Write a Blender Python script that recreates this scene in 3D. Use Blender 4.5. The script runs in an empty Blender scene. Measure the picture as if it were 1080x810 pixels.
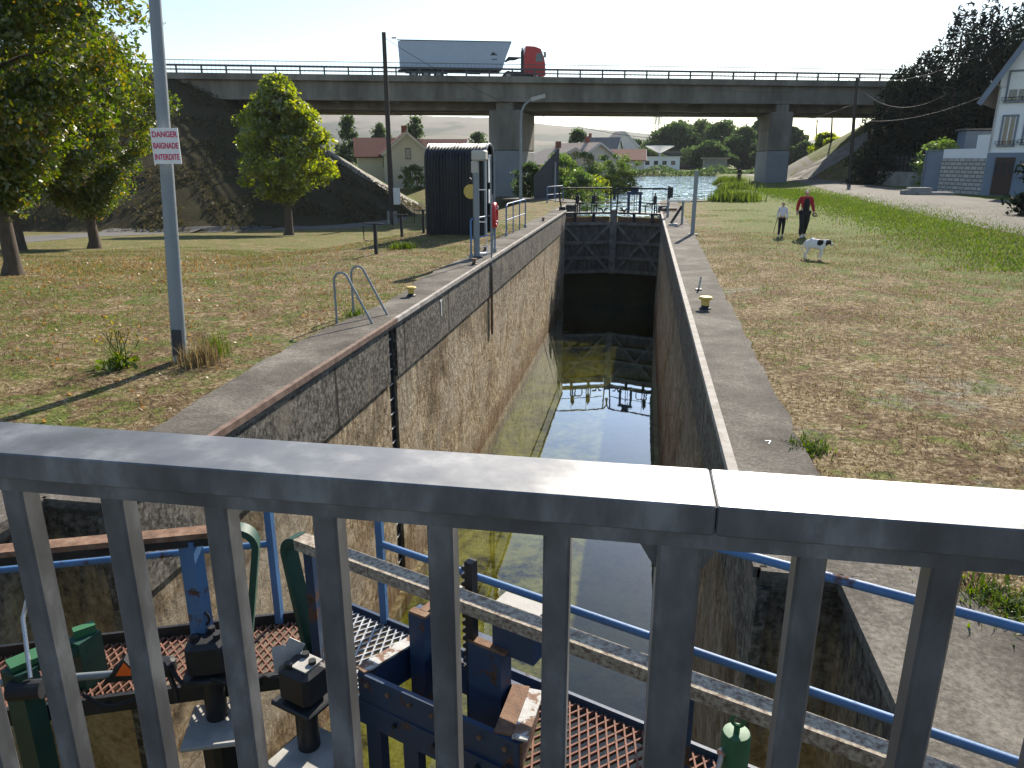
import bpy, bmesh, math, random
import numpy as np
from mathutils import Vector, Matrix, noise as mnoise
random.seed(7); rng = np.random.default_rng(7)
S = bpy.context.scene; C = S.collection
R = math.radians
# ------------------------------------------------------------------ camera model (metres; lock axis = +Y, coping = z 0)
CF = 780.0; CP = R(16.9); CY = R(9.88); CC = Vector((0, 0, 2.68))
FW = Vector((-math.sin(CY)*math.cos(CP), math.cos(CY)*math.cos(CP), -math.sin(CP)))
RT = Vector((math.cos(CY), math.sin(CY), 0)); UP = RT.cross(FW)
def ray(x, y): return FW*CF + RT*(x-540) - UP*(y-405)
def atz(x, y, z=0.0):
    d = ray(x, y); return CC + d*((z-CC.z)/d.z)
def aty(x, y, Y):
    d = ray(x, y); return CC + d*(Y/d.y)
def atd(x, y, dep):
    d = ray(x, y); h = Vector((-math.sin(CY), math.cos(CY), 0)); return CC + d*(dep/d.dot(h))
# ------------------------------------------------------------------ terrain
BO = np.array([-14.93, 85.71]); BB = np.array([.9593, .2822]); BN = np.array([-.2822, .9593])
def sm(a, b, x):
    t = np.clip((x-a)/(b-a), 0, 1); return t*t*(3-2*t)
CL = ([40, 50, 53, 57, 90, 141, 200], [-4.1, -4.1, -5.6, -6.0, -3.6, -3.4, -3.4])
CR = ([40, 50, 54, 57, 100, 145, 200], [.83, .83, 5.3, 5.7, 8.8, 12.9, 12.9])
def emb(x, y):
    lx = (x-BO[0])*BB[0]+(y-BO[1])*BB[1]; ln = (x-BO[0])*BN[0]+(y-BO[1])*BN[1]-6.0
    dl = np.hypot(np.maximum(0, lx+40.5), ln); dr = np.hypot(np.maximum(0, 61-lx), ln)
    d = np.minimum(dl, dr)
    return 10.9-np.maximum(0, d-7.5)*.60, lx, ln
def terr(x, y):
    x = np.asarray(x, float); y = np.asarray(y, float)
    s = sm(-7.0, -15, x)
    fall = -.075*np.clip(y-15, 0, 41)
    fall = fall*(1-sm(78, 112, y))
    z = fall*s
    # small verge bank and road shelf on the right
    z = z+.35*sm(8, 13, x-(y-25)*.09)*sm(12, 26, y)
    z = z+(.03*np.sin(x*.9+1.3)*np.sin(y*.7)+.015*np.sin(x*2.3+y*1.7))*(1-sm(14, 30, y))
    # far land swelling
    z = z+.012*np.maximum(0, y-260)*sm(260, 700, y)
    e, lx, ln = emb(x, y)
    z = np.where((e > z) & (y < 400), e+.05*np.sin(x*2.1+2*np.sin(y*1.8))*np.clip((10.8-e)/2, 0, 1), z)
    xl = np.interp(y, CL[0], CL[1]); xr = np.interp(y, CR[0], CR[1])
    ins = np.minimum(np.minimum(x-xl, xr-x), np.minimum(y-41.0, 150-y+.25*(x-5)))
    ins2 = np.minimum(np.minimum(x+70, xl+4-x), np.minimum(y-126, 150-y+.05*x))
    ins = np.maximum(ins, ins2)
    z = z*(1-sm(-1.0, .3, ins)*.999)-1.7*sm(-.5, 1.6, ins)-.12*sm(-1.2, 0, ins)
    return z
def tz(x, y): return float(terr(x, y))
def gp(x, y):
    d = ray(x, y); d = d/Vector((d.x, d.y)).length
    a, st = 1.0, .5
    for i in range(4000):
        p = CC+d*a
        if p.z < tz(p.x, p.y):
            lo, hi = a-st, a
            for k in range(20):
                m = (lo+hi)/2; q = CC+d*m
                if q.z < tz(q.x, q.y): hi = m
                else: lo = m
            q = CC+d*hi; return Vector((q.x, q.y, tz(q.x, q.y)))
        st = .25+a*.004; a += st
    return CC+d*a
# ------------------------------------------------------------------ materials
def newmat(name):
    m = bpy.data.materials.new(name); m.use_nodes = True
    return m, m.node_tree.nodes, m.node_tree.links
def ramp(N, stops):
    r = N.new('ShaderNodeValToRGB'); e = r.color_ramp.elements
    while len(e) < len(stops): e.new(.5)
    for k, (p, c) in enumerate(stops):
        e[k].position = p; e[k].color = (c[0], c[1], c[2], 1)
    return r
def coords(N, L, world, stretch=(1, 1, 1)):
    mp = N.new('ShaderNodeMapping'); mp.inputs['Scale'].default_value = stretch
    if world:
        g = N.new('ShaderNodeNewGeometry'); L.new(g.outputs['Position'], mp.inputs[0])
    else:
        g = N.new('ShaderNodeTexCoord'); L.new(g.outputs['Object'], mp.inputs[0])
    return mp.outputs[0]
def noi(N, L, v, scale, detail=6, rough=.6, dist=0):
    n = N.new('ShaderNodeTexNoise'); n.inputs['Scale'].default_value = scale
    n.inputs['Detail'].default_value = detail; n.inputs['Roughness'].default_value = rough
    n.inputs['Distortion'].default_value = dist
    L.new(v, n.inputs['Vector']); return n.outputs['Fac']
def mixc(N, L, f, a, b, mode='MIX'):
    m = N.new('ShaderNodeMix'); m.data_type = 'RGBA'; m.blend_type = mode
    for s, val in ((m.inputs[0], f), (m.inputs[6], a), (m.inputs[7], b)):
        if isinstance(val, (int, float)): s.default_value = val
        elif isinstance(val, tuple): s.default_value = (*val, 1)
        else: L.new(val, s)
    return m.outputs[2]
def mth(N, L, op, a, b=None, clamp=False):
    m = N.new('ShaderNodeMath'); m.operation = op; m.use_clamp = clamp
    for i, val in ((0, a), (1, b)):
        if val is None: continue
        if isinstance(val, (int, float)): m.inputs[i].default_value = val
        else: L.new(val, m.inputs[i])
    return m.outputs[0]
def mrange(N, L, v, a, b, c=0, d=1):
    m = N.new('ShaderNodeMapRange'); L.new(v, m.inputs[0])
    for i, q in enumerate((a, b, c, d)): m.inputs[i+1].default_value = q
    return m.outputs[0]
def bump(N, L, h, st, dist, bsdf):
    b = N.new('ShaderNodeBump'); b.inputs['Strength'].default_value = st; b.inputs['Distance'].default_value = dist
    L.new(h, b.inputs['Height']); L.new(b.outputs[0], bsdf.inputs['Normal'])
def M(name, stops, scale=4, rough=.75, bmp=.25, bd=.01, metal=0, world=False, stretch=(1, 1, 1), detail=7, bscale=None, spec=.4, rvar=.12):
    m, N, L = newmat(name); b = N['Principled BSDF']
    v = coords(N, L, world, stretch); f = noi(N, L, v, scale, detail, .62)
    if len(stops) == 1: stops = [(.3, tuple(c*.82 for c in stops[0])), (.7, tuple(min(1, c*1.14) for c in stops[0]))]
    r = ramp(N, stops); L.new(f, r.inputs[0]); L.new(r.outputs[0], b.inputs['Base Color'])
    b.inputs['Metallic'].default_value = metal; b.inputs['Specular IOR Level'].default_value = spec
    L.new(mrange(N, L, f, .3, .7, rough-rvar, min(1, rough+rvar)), b.inputs['Roughness'])
    f2 = noi(N, L, v, bscale or scale*6, 5)
    if bmp: bump(N, L, f2, bmp, bd, b)
    return m
def wear(name, paint, rust=(.09, .04, .02), amt=.55, scale=6, rough=.55):
    """painted steel with worn / rusted patches"""
    m, N, L = newmat(name); b = N['Principled BSDF']; v = coords(N, L, True)
    f = noi(N, L, v, scale, 9, .68); g = noi(N, L, v, 2.2, 4)
    base = ramp(N, [(.25, tuple(c*.7 for c in paint)), (.7, tuple(min(1, c*1.2) for c in paint))]); L.new(g, base.inputs[0])
    msk = mrange(N, L, f, amt, amt+.06)
    rs = ramp(N, [(.3, tuple(c*.5 for c in rust)), (.7, tuple(c*1.7 for c in rust))]); L.new(noi(N, L, v, 30, 6), rs.inputs[0])
    L.new(mixc(N, L, msk, base.outputs[0], rs.outputs[0]), b.inputs['Base Color'])
    L.new(mrange(N, L, msk, 0, 1, rough, .92), b.inputs['Roughness'])
    bump(N, L, mth(N, L, 'ADD', f, mth(N, L, 'MULTIPLY', noi(N, L, v, 70, 4), .4)), .35, .006, b)
    return m
MT = {}
MT['galv'] = M('galvanised_steel', [(.36, (.034, .036, .040)), (.47, (.062, .066, .072)), (.54, (.085, .09, .097)), (.64, (.16, .167, .176))], 14, .40, .12, .002, .3, True, (1, 1, .45), 9, 90, .8, .14)
_b = MT['galv'].node_tree.nodes['Principled BSDF']; _b.inputs['Coat Weight'].default_value = 1; _b.inputs['Coat Roughness'].default_value = .68; _b.inputs['Coat IOR'].default_value = 1.7
MT['barrier'] = M('weathered_barrier_steel', [(.3, (.06, .063, .068)), (.7, (.10, .105, .11))], 2, .6, .1, .004, .2)
MT['deckasphalt'] = M('dark_deck_asphalt', [(.3, (.04, .04, .04)), (.7, (.07, .07, .07))], 3, .95, .3, .01, 0, True)
MT['galvpole'] = M('grey_pole_paint', [(.3, (.20, .23, .25)), (.7, (.27, .30, .32))], 3, .55, .1, .003, .2)
MT['blue'] = wear('blue_painted_steel', (.075, .18, .36), amt=.60)
MT['bluedark'] = wear('dark_blue_steel', (.022, .052, .115), (.09, .045, .025), amt=.58)
MT['green'] = wear('dark_green_steel', (.015, .065, .045), amt=.68)
MT['greenlt'] = wear('green_cylinder_paint', (.04, .16, .07), amt=.72)
MT['rust'] = M('rusty_steel', [(.3, (.10, .055, .035)), (.5, (.21, .12, .075)), (.75, (.33, .23, .16))], 14, .85, .5, .006, 0, True)
MT['rustmesh'] = M('rusty_grating', [(.3, (.13, .055, .035)), (.55, (.25, .12, .085)), (.8, (.36, .20, .14))], 18, .8, .3, .003, 0, True)
MT['greymesh'] = M('galvanised_grating', [(.3, (.30, .31, .32)), (.7, (.52, .53, .54))], 14, .45, .2, .003, .5, True)
MT['lichen'] = M('lichened_steel', [(.36, (.16, .115, .085)), (.45, (.30, .245, .19)), (.55, (.42, .37, .29)), (.66, (.56, .50, .40))], 48, .9, .6, .006, 0, True)
MT['peel'] = M('peeling_paint', [(.38, (.20, .11, .07)), (.47, (.26, .17, .12)), (.5, (.50, .49, .47)), (.7, (.60, .60, .58))], 12, .85, .6, .006, 0, True)
MT['black'] = M('black_machine_paint', [(.3, (.012, .013, .016)), (.7, (.03, .032, .036))], 8, .5, .2, .004, 0, True)
MT['blackiron'] = M('black_iron', [(.3, (.012, .013, .016)), (.7, (.028, .03, .036))], 8, .6, .2, .004)
MT['steel'] = M('bright_steel', [(.3, (.42, .42, .43)), (.7, (.6, .6, .6))], 8, .3, .1, .002, .9)
MT['palesteel'] = M('pale_plate', [(.3, (.34, .33, .30)), (.7, (.50, .49, .46))], 9, .7, .3, .004, 0, True)
MT['white'] = M('white_paint', [(.3, (.68, .68, .67)), (.7, (.8, .8, .79))], 5, .55, .1, .002)
MT['signred'] = M('red_lettering', [(.2, (.55, .03, .09)), (.8, (.65, .05, .12))], 5, .5, 0)
MT['red'] = M('red_paint', [(.3, (.45, .025, .03)), (.7, (.55, .035, .04))], 5, .45, .05, .002)
MT['yellow'] = M('yellow_paint', [(.3, (.38, .24, .06)), (.45, (.58, .42, .10)), (.75, (.66, .50, .14))], 16, .6, .3, .004)
MT['orange'] = M('orange_reflector', [(.3, (.9, .12, .02)), (.7, (1.0, .2, .03))], 5, .3, 0)
MT['concrete'] = M('concrete', [(.25, (.16, .15, .135)), (.5, (.26, .25, .225)), (.75, (.36, .345, .31))], 1.2, .9, .5, .01, 0, True, (1, 1, 1), 9, 22)
MT['bridgec'] = M('bridge_concrete', [(.34, (.105, .094, .075)), (.5, (.175, .157, .127)), (.64, (.25, .228, .19))], .45, .9, .25, .02, 0, True, (1, 1, .25), 9, 6)
MT['pierpaint'] = M('pier_grey_blue_coating', [(.3, (.19, .205, .215)), (.7, (.24, .255, .265))], .8, .8, .15, .01, 0, True)
MT['asphalt'] = M('asphalt', [(.35, (.08, .077, .072)), (.55, (.12, .115, .107)), (.7, (.16, .153, .142))], .8, .95, .4, .01, 0, True, (1, 1, 1), 9, 40)
MT['gravel'] = M('gravel_road', [(.38, (.05, .045, .037)), (.5, (.08, .072, .06)), (.62, (.12, .108, .091))], .7, .95, .6, .015, 0, True, (1, 1, 1), 10, 30)
MT['bark'] = M('bark', [(.3, (.05, .037, .026)), (.7, (.12, .09, .065))], 7, .95, .8, .02, 0, False, (2, 2, .5))
MT['polewood'] = M('dark_pole_wood', [(.3, (.035, .03, .026)), (.7, (.075, .062, .05))], 6, .9, .4, .01, 0, False, (3, 3, .3))
MT['render'] = M('white_render', [(.3, (.76, .77, .78)), (.7, (.83, .84, .85))], .7, .9, .2, .01)
MT['cream'] = M('cream_render', [(.3, (.66, .62, .55)), (.7, (.74, .70, .63))], .7, .9, .2, .01)
MT['baseblue'] = M('blue_grey_render', [(.3, (.15, .19, .25)), (.7, (.20, .245, .31))], .9, .85, .2, .01)
MT['tilered'] = M('red_roof_tiles', [(.3, (.17, .06, .042)), (.7, (.29, .115, .08))], 2.5, .85, .7, .04, 0, False, (1, 1, 6))
MT['tilegrey'] = M('grey_roof_tiles', [(.3, (.14, .125, .115)), (.7, (.23, .21, .195))], 2.5, .85, .6, .04, 0, False, (1, 1, 6))
MT['tilepale'] = M('pale_roof_tiles', [(.3, (.32, .24, .19)), (.7, (.45, .36, .30))], 2.5, .85, .6, .04, 0, False, (1, 1, 6))
MT['frame'] = M('grey_blue_frame', [(.3, (.13, .155, .19)), (.7, (.18, .21, .25))], 5, .6, .1, .003)
MT['glass'] = M('window_glass', [(.3, (.02, .025, .03)), (.7, (.05, .06, .07))], 2, .08, 0, .01, 0, False, (1, 1, 1), 3, None, .8, .02)
MT['brown'] = M('brown_door_wood', [(.3, (.035, .017, .013)), (.7, (.06, .028, .02))], 4, .6, .2, .005)
MT['truckbody'] = M('tipper_grey_blue', [(.3, (.34, .40, .48)), (.7, (.42, .48, .56))], 1.2, .5, .1, .005, .2)
MT['truckred'] = M('cab_red', [(.3, (.42, .02, .02)), (.7, (.52, .03, .03))], 2, .35, 0)
MT['tyre'] = M('tyre_rubber', [(.3, (.012, .012, .012)), (.7, (.028, .028, .028))], 6, .85, .2, .004)
MT['darkgrey'] = M('dark_grey_metal', [(.3, (.035, .037, .042)), (.7, (.06, .063, .07))], 4, .6, .1, .003)
MT['hut'] = M('black_corrugated_sheet', [(.3, (.012, .014, .018)), (.7, (.026, .03, .036))], 1.5, .38, .08, .004, 0, False, (1, 1, 1), 5, None, .5, .08)
MT['beige'] = M('beige_housing', [(.3, (.42, .40, .35)), (.7, (.52, .50, .45))], 3, .6, .1, .003)
MT['skin'] = M('skin', [(.3, (.42, .25, .18)), (.7, (.52, .32, .24))], 8, .6, 0)
MT['clothblack'] = M('black_cloth', [(.3, (.012, .012, .015)), (.7, (.028, .028, .032))], 20, .95, .2, .003)
MT['clothred'] = M('red_cloth', [(.3, (.30, .018, .025)), (.7, (.42, .03, .04))], 14, .95, .2, .003)
MT['clothpale'] = M('pale_lilac_cloth', [(.3, (.60, .58, .66)), (.7, (.72, .70, .77))], 14, .95, .2, .003)
MT['hairgrey'] = M('grey_blond_hair', [(.3, (.30, .25, .20)), (.7, (.5, .43, .35))], 40, .8, .3, .004)
MT['hairdark'] = M('dark_hair', [(.3, (.012, .01, .008)), (.7, (.03, .022, .018))], 40, .7, .3, .004)
MT['shoe'] = M('light_shoe', [(.3, (.5, .5, .5)), (.7, (.65, .65, .65))], 20, .8, .1, .003)
MT['eye'] = M('eye', [(.3, (.01, .01, .01)), (.7, (.02, .02, .02))], 20, .2, 0)
MT['lip'] = M('lip', [(.3, (.32, .12, .10)), (.7, (.40, .16, .13))], 20, .5, 0)
def leafmat(name, stops, trans=.5, gloss=.08):
    m, N, L = newmat(name); N.remove(N['Principled BSDF']); out = N['Material Output']
    g = N.new('ShaderNodeNewGeometry')
    r = ramp(N, stops); v = coords(N, L, True); f = noi(N, L, v, .9, 3)
    w = mth(N, L, 'ADD', mth(N, L, 'MULTIPLY', g.outputs['Random Per Island'], .55), mth(N, L, 'MULTIPLY', f, .45))
    L.new(w, r.inputs[0])
    d = N.new('ShaderNodeBsdfDiffuse'); t = N.new('ShaderNodeBsdfTranslucent'); gl = N.new('ShaderNodeBsdfGlossy'); gl.inputs['Roughness'].default_value = .45
    L.new(r.outputs[0], d.inputs[0])
    hs = N.new('ShaderNodeHueSaturation'); hs.inputs['Saturation'].default_value = 1.15; hs.inputs['Value'].default_value = 2.3
    L.new(r.outputs[0], hs.inputs['Color']); L.new(hs.outputs[0], t.inputs[0])
    m1 = N.new('ShaderNodeMixShader'); m1.inputs[0].default_value = trans; L.new(d.outputs[0], m1.inputs[1]); L.new(t.outputs[0], m1.inputs[2])
    m2 = N.new('ShaderNodeMixShader'); m2.inputs[0].default_value = gloss; L.new(m1.outputs[0], m2.inputs[1]); L.new(gl.outputs[0], m2.inputs[2])
    L.new(m2.outputs[0], out.inputs[0]); return m
MT['leaf_maple'] = leafmat('maple_leaves', [(.12, (.03, .053, .008)), (.5, (.07, .108, .012)), (.68, (.13, .145, .016)), (.8, (.19, .115, .02)), (.95, (.22, .085, .024))])
MT['leaf_green'] = leafmat('lime_green_leaves', [(.15, (.065, .092, .014)), (.5, (.14, .172, .02)), (.8, (.23, .235, .03)), (.95, (.26, .21, .035))], .64)
MT['leaf_con'] = leafmat('conifer_needles', [(.2, (.006, .011, .007)), (.6, (.011, .02, .011)), (.9, (.019, .031, .015))], .15, .015)
MT['leaf_hedge'] = leafmat('hedge_leaves', [(.2, (.05, .085, .02)), (.6, (.10, .155, .03)), (.9, (.15, .18, .05))])
MT['leaf_far'] = leafmat('distant_foliage', [(.2, (.03, .05, .02)), (.6, (.055, .085, .03)), (.9, (.09, .115, .045))], .45, .02)
MT['leaf_reed'] = leafmat('bank_grass', [(.2, (.045, .072, .014)), (.6, (.08, .115, .022)), (.9, (.14, .15, .045))], .45, .03)
MT['leaf_dry'] = leafmat('dry_grass_blades', [(.15, (.12, .082, .04)), (.45, (.18, .135, .066)), (.72, (.23, .18, .09)), (.9, (.34, .29, .17))], .25, .03)
MT['leaf_scrub'] = leafmat('dry_scrub', [(.2, (.03, .026, .012)), (.5, (.06, .055, .022)), (.8, (.10, .085, .035)), (.95, (.15, .11, .05))], .3, .02)
MT['leaf_turf'] = leafmat('green_turf_blades', [(.2, (.038, .064, .008)), (.55, (.07, .108, .013)), (.9, (.13, .145, .028))], .4, .03)
MT['leaf_verge'] = leafmat('green_verge_grass', [(.2, (.045, .075, .013)), (.6, (.08, .12, .02)), (.9, (.145, .16, .04))], .42, .03)
MT['leaf_fallen'] = leafmat('fallen_leaves', [(.2, (.12, .06, .025)), (.5, (.24, .13, .05)), (.9, (.38, .27, .12))], .3, .06)
MT['flower'] = leafmat('yellow_flowers', [(.2, (.26, .20, .02)), (.9, (.40, .31, .04))], .3, .02)
def ground_mat():
    m, N, L = newmat('dry_lawn_ground'); b = N['Principled BSDF']; v = coords(N, L, True)
    at = N.new('ShaderNodeAttribute'); at.attribute_name = 'green'; at2 = N.new('ShaderNodeAttribute'); at2.attribute_name = 'hard'
    n1 = noi(N, L, v, .35, 5, .6, .6); n2 = noi(N, L, v, 1.7, 6, .62, .5); n3 = noi(N, L, v, 13, 8, .8); n4 = noi(N, L, v, 55, 5, .75); n5 = noi(N, L, v, .9, 6, .65, .8); n6 = noi(N, L, v, 4.5, 6, .7, .4)
    fine = mth(N, L, 'ADD', mth(N, L, 'MULTIPLY', n3, .62), mth(N, L, 'MULTIPLY', n4, .38))
    straw = ramp(N, [(.405, (.032, .02, .010)), (.46, (.125, .083, .038)), (.515, (.245, .178, .088)), (.575, (.50, .42, .28))]); L.new(fine, straw.inputs[0])
    soil = ramp(N, [(.41, (.026, .014, .007)), (.48, (.085, .047, .022)), (.53, (.15, .09, .045)), (.58, (.34, .255, .165))]); L.new(fine, soil.inputs[0])
    dirt = ramp(N, [(.41, (.08, .065, .05)), (.49, (.20, .178, .142)), (.57, (.46, .43, .37))]); L.new(fine, dirt.inputs[0])
    grn = ramp(N, [(.41, (.015, .026, .004)), (.48, (.062, .098, .011)), (.53, (.115, .155, .02)), (.59, (.24, .25, .065))]); L.new(fine, grn.inputs[0])
    c = mixc(N, L, mrange(N, L, mth(N, L, 'ADD', mth(N, L, 'MULTIPLY', n5, .6), mth(N, L, 'MULTIPLY', n6, .4)), .455, .545, 0, .85), straw.outputs[0], soil.outputs[0])
    bare = mrange(N, L, mth(N, L, 'ADD', mth(N, L, 'MULTIPLY', n1, .45), mth(N, L, 'MULTIPLY', n2, .55)), .545, .60)
    c = mixc(N, L, mth(N, L, 'MULTIPLY', bare, .8), c, dirt.outputs[0])
    gm = mth(N, L, 'ADD', mth(N, L, 'ADD', mth(N, L, 'MULTIPLY', mth(N, L, 'SUBTRACT', n2, .5), 2.0), mth(N, L, 'MULTIPLY', mth(N, L, 'SUBTRACT', n6, .5), 1.4)), mth(N, L, 'SUBTRACT', at.outputs['Fac'], .5))
    gf = mrange(N, L, mth(N, L, 'ADD', gm, mth(N, L, 'MULTIPLY', mth(N, L, 'SUBTRACT', n3, .5), 1.2)), -.20, .12, 0, .92)
    c = mixc(N, L, gf, c, grn.outputs[0])
    clod = mrange(N, L, noi(N, L, v, 7, 5, .7), .385, .34, 0, .7); c = mixc(N, L, clod, c, (.045, .032, .018))
    cc = ramp(N, [(.42, (.12, .108, .088)), (.5, (.235, .215, .178)), (.57, (.40, .37, .315))]); L.new(mth(N, L, 'ADD', mth(N, L, 'MULTIPLY', n2, .5), mth(N, L, 'MULTIPLY', fine, .5)), cc.inputs[0])
    c = mixc(N, L, at2.outputs['Fac'], c, cc.outputs[0])
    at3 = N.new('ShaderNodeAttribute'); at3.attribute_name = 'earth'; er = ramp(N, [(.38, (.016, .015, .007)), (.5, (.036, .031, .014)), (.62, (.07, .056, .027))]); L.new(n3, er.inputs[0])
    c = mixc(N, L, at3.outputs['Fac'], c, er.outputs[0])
    L.new(c, b.inputs['Base Color']); b.inputs['Roughness'].default_value = .95; b.inputs['Specular IOR Level'].default_value = .15
    bump(N, L, mth(N, L, 'ADD', n3, mth(N, L, 'MULTIPLY', n4, .5)), .7, .045, b); return m
MT['ground'] = ground_mat()
def stone_mat(name, shade):
    m, N, L = newmat(name); b = N['Principled BSDF']
    v = coords(N, L, True); vs = coords(N, L, True, (1, .8, .65)); vv = coords(N, L, True, (3, 3, .6))
    sp = N.new('ShaderNodeSeparateXYZ'); g = N.new('ShaderNodeNewGeometry'); L.new(g.outputs['Position'], sp.inputs[0])
    n1 = noi(N, L, vs, .8, 8, .65, .5); n2 = noi(N, L, v, 6, 10, .78); n3 = noi(N, L, vv, 2.2, 7, .72)
    base = ramp(N, [(.38, (.10, .067, .038)), (.46, (.39, .29, .175)), (.53, (.60, .475, .315)), (.62, (.80, .68, .50))]); L.new(n2, base.inputs[0])
    och = ramp(N, [(.38, (.12, .072, .034)), (.62, (.36, .25, .13))]); L.new(n2, och.inputs[0])
    gry = ramp(N, [(.38, (.30, .265, .21)), (.62, (.58, .53, .44))]); L.new(n2, gry.inputs[0])
    c = mixc(N, L, mrange(N, L, n1, .40, .50, .25, 1), och.outputs[0], base.outputs[0])
    c = mixc(N, L, mth(N, L, 'MULTIPLY', mrange(N, L, n3, .55, .66), .7), c, gry.outputs[0])
    bl = noi(N, L, v, .55, 6, .7, .8); c = mixc(N, L, mth(N, L, 'MULTIPLY', mrange(N, L, bl, .46, .58), .65), c, mixc(N, L, .5, gry.outputs[0], (.52, .455, .36)))
    c = mixc(N, L, mth(N, L, 'MULTIPLY', mrange(N, L, bl, .46, .36), .6), c, (.09, .068, .045))
    vo2 = N.new('ShaderNodeTexVoronoi'); vo2.feature = 'DISTANCE_TO_EDGE'; vo2.inputs['Scale'].default_value = 2.0; L.new(coords(N, L, True, (1, .8, 1.5)), vo2.inputs[0])
    vo3 = N.new('ShaderNodeTexVoronoi'); vo3.inputs['Scale'].default_value = 2.0; L.new(coords(N, L, True, (1, .8, 1.5)), vo3.inputs[0])
    sv = N.new('ShaderNodeSeparateColor'); L.new(vo3.outputs['Color'], sv.inputs[0])
    c = mixc(N, L, mrange(N, L, sv.outputs[0], .1, .9, 0, .26), c, (.11, .085, .055)); c = mixc(N, L, mrange(N, L, sv.outputs[1], .75, 1, 0, .3), c, (.55, .49, .38))
    c = mixc(N, L, mth(N, L, 'MULTIPLY', mth(N, L, 'MULTIPLY', mrange(N, L, vo2.outputs['Distance'], .04, .0, 0, .55), mrange(N, L, n2, .44, .58)), mrange(N, L, n1, .44, .56)), c, (.05, .04, .028))
    # rusty tide mark above the water, brown stain under the concrete band
    tide = mth(N, L, 'MULTIPLY', mrange(N, L, sp.outputs['Z'], -4.3, -5.0), mrange(N, L, n3, .35, .55))
    c = mixc(N, L, mth(N, L, 'MULTIPLY', tide, .85, True), c, (.15, .075, .02))
    under = mth(N, L, 'MULTIPLY', mrange(N, L, sp.outputs['Z'], -2.1, -1.0), mrange(N, L, n3, .42, .6))
    c = mixc(N, L, mth(N, L, 'MULTIPLY', under, .8, True), c, (.085, .062, .036))
    # narrow black streaks
    c = mixc(N, L, mth(N, L, 'MULTIPLY', mrange(N, L, noi(N, L, coords(N, L, True, (9, 9, .9)), 2.6, 4, .6), .63, .70), .7), c, (.028, .022, .016))
    L.new(c, b.inputs['Base Color']); big = noi(N, L, v, 1.6, 5, .6); b.inputs['Roughness'].default_value = .93; b.inputs['Specular IOR Level'].default_value = .2
    vo = N.new('ShaderNodeTexVoronoi'); vo.inputs['Scale'].default_value = 3.2; L.new(v, vo.inputs[0])
    bump(N, L, mth(N, L, 'ADD', mth(N, L, 'MULTIPLY', n2, 1.3), mth(N, L, 'ADD', mth(N, L, 'MULTIPLY', mrange(N, L, vo2.outputs['Distance'], 0, .08), .12), mth(N, L, 'MULTIPLY', big, 1.6))), .9, .075, b); return m
MT['stone'] = stone_mat('lock_rubble_stone', 1)
def band_mat():
    m, N, L = newmat('lock_concrete_band'); b = N['Principled BSDF']; v = coords(N, L, True); vv = coords(N, L, True, (2.5, 2.5, .3))
    n1 = noi(N, L, v, 1.1, 8, .7, .4); n2 = noi(N, L, v, 14, 8, .72); n3 = noi(N, L, vv, 2.5, 6, .7)
    base = ramp(N, [(.38, (.036, .033, .028)), (.5, (.105, .095, .08)), (.62, (.27, .248, .208))]); L.new(n2, base.inputs[0])
    c = mixc(N, L, mth(N, L, 'MULTIPLY', mrange(N, L, n1, .52, .62), .7), base.outputs[0], (.23, .20, .155))
    c = mixc(N, L, mth(N, L, 'MULTIPLY', mrange(N, L, n3, .60, .70), .5), c, (.30, .29, .27))
    w = N.new('ShaderNodeTexWave'); w.wave_type = 'BANDS'; w.bands_direction = 'Y'; w.inputs['Scale'].default_value = .1; w.inputs['Distortion'].default_value = .3; L.new(v, w.inputs[0])
    c = mixc(N, L, mth(N, L, 'MULTIPLY', mrange(N, L, w.outputs['Fac'], .003, .0), .9), c, (.012, .011, .01))
    L.new(c, b.inputs['Base Color']); b.inputs['Roughness'].default_value = .93; b.inputs['Specular IOR Level'].default_value = .2
    bump(N, L, n2, .5, .02, b); return m
def recess_mat():
    m, N, L = newmat('gate_recess_wall'); b = N['Principled BSDF']; v = coords(N, L, True); vv = coords(N, L, True, (2.5, 2.5, .5))
    n1 = noi(N, L, v, 1.3, 8, .7, .5); n2 = noi(N, L, v, 16, 8, .72); n3 = noi(N, L, vv, 2.5, 6, .7)
    sp = N.new('ShaderNodeSeparateXYZ'); g = N.new('ShaderNodeNewGeometry'); L.new(g.outputs['Position'], sp.inputs[0])
    a = ramp(N, [(.40, (.24, .165, .075)), (.5, (.50, .365, .18)), (.60, (.68, .54, .31))]); L.new(mth(N, L, 'ADD', mth(N, L, 'MULTIPLY', n1, .6), mth(N, L, 'MULTIPLY', n2, .4)), a.inputs[0])
    d = ramp(N, [(.38, (.045, .038, .03)), (.6, (.19, .168, .14))]); L.new(n2, d.inputs[0])
    f = mrange(N, L, mth(N, L, 'ADD', sp.outputs['Z'], mth(N, L, 'MULTIPLY', mth(N, L, 'SUBTRACT', n3, .5), 3.0)), -1.5, -.4)
    c = mixc(N, L, f, a.outputs[0], d.outputs[0]); c = mixc(N, L, mth(N, L, 'MULTIPLY', mrange(N, L, n3, .60, .68), .5), c, (.38, .35, .30))
    L.new(c, b.inputs['Base Color']); b.inputs['Roughness'].default_value = .92; b.inputs['Specular IOR Level'].default_value = .2; bump(N, L, n2, .5, .02, b); return m
MT['recess'] = recess_mat()
MT['band'] = band_mat()
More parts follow.
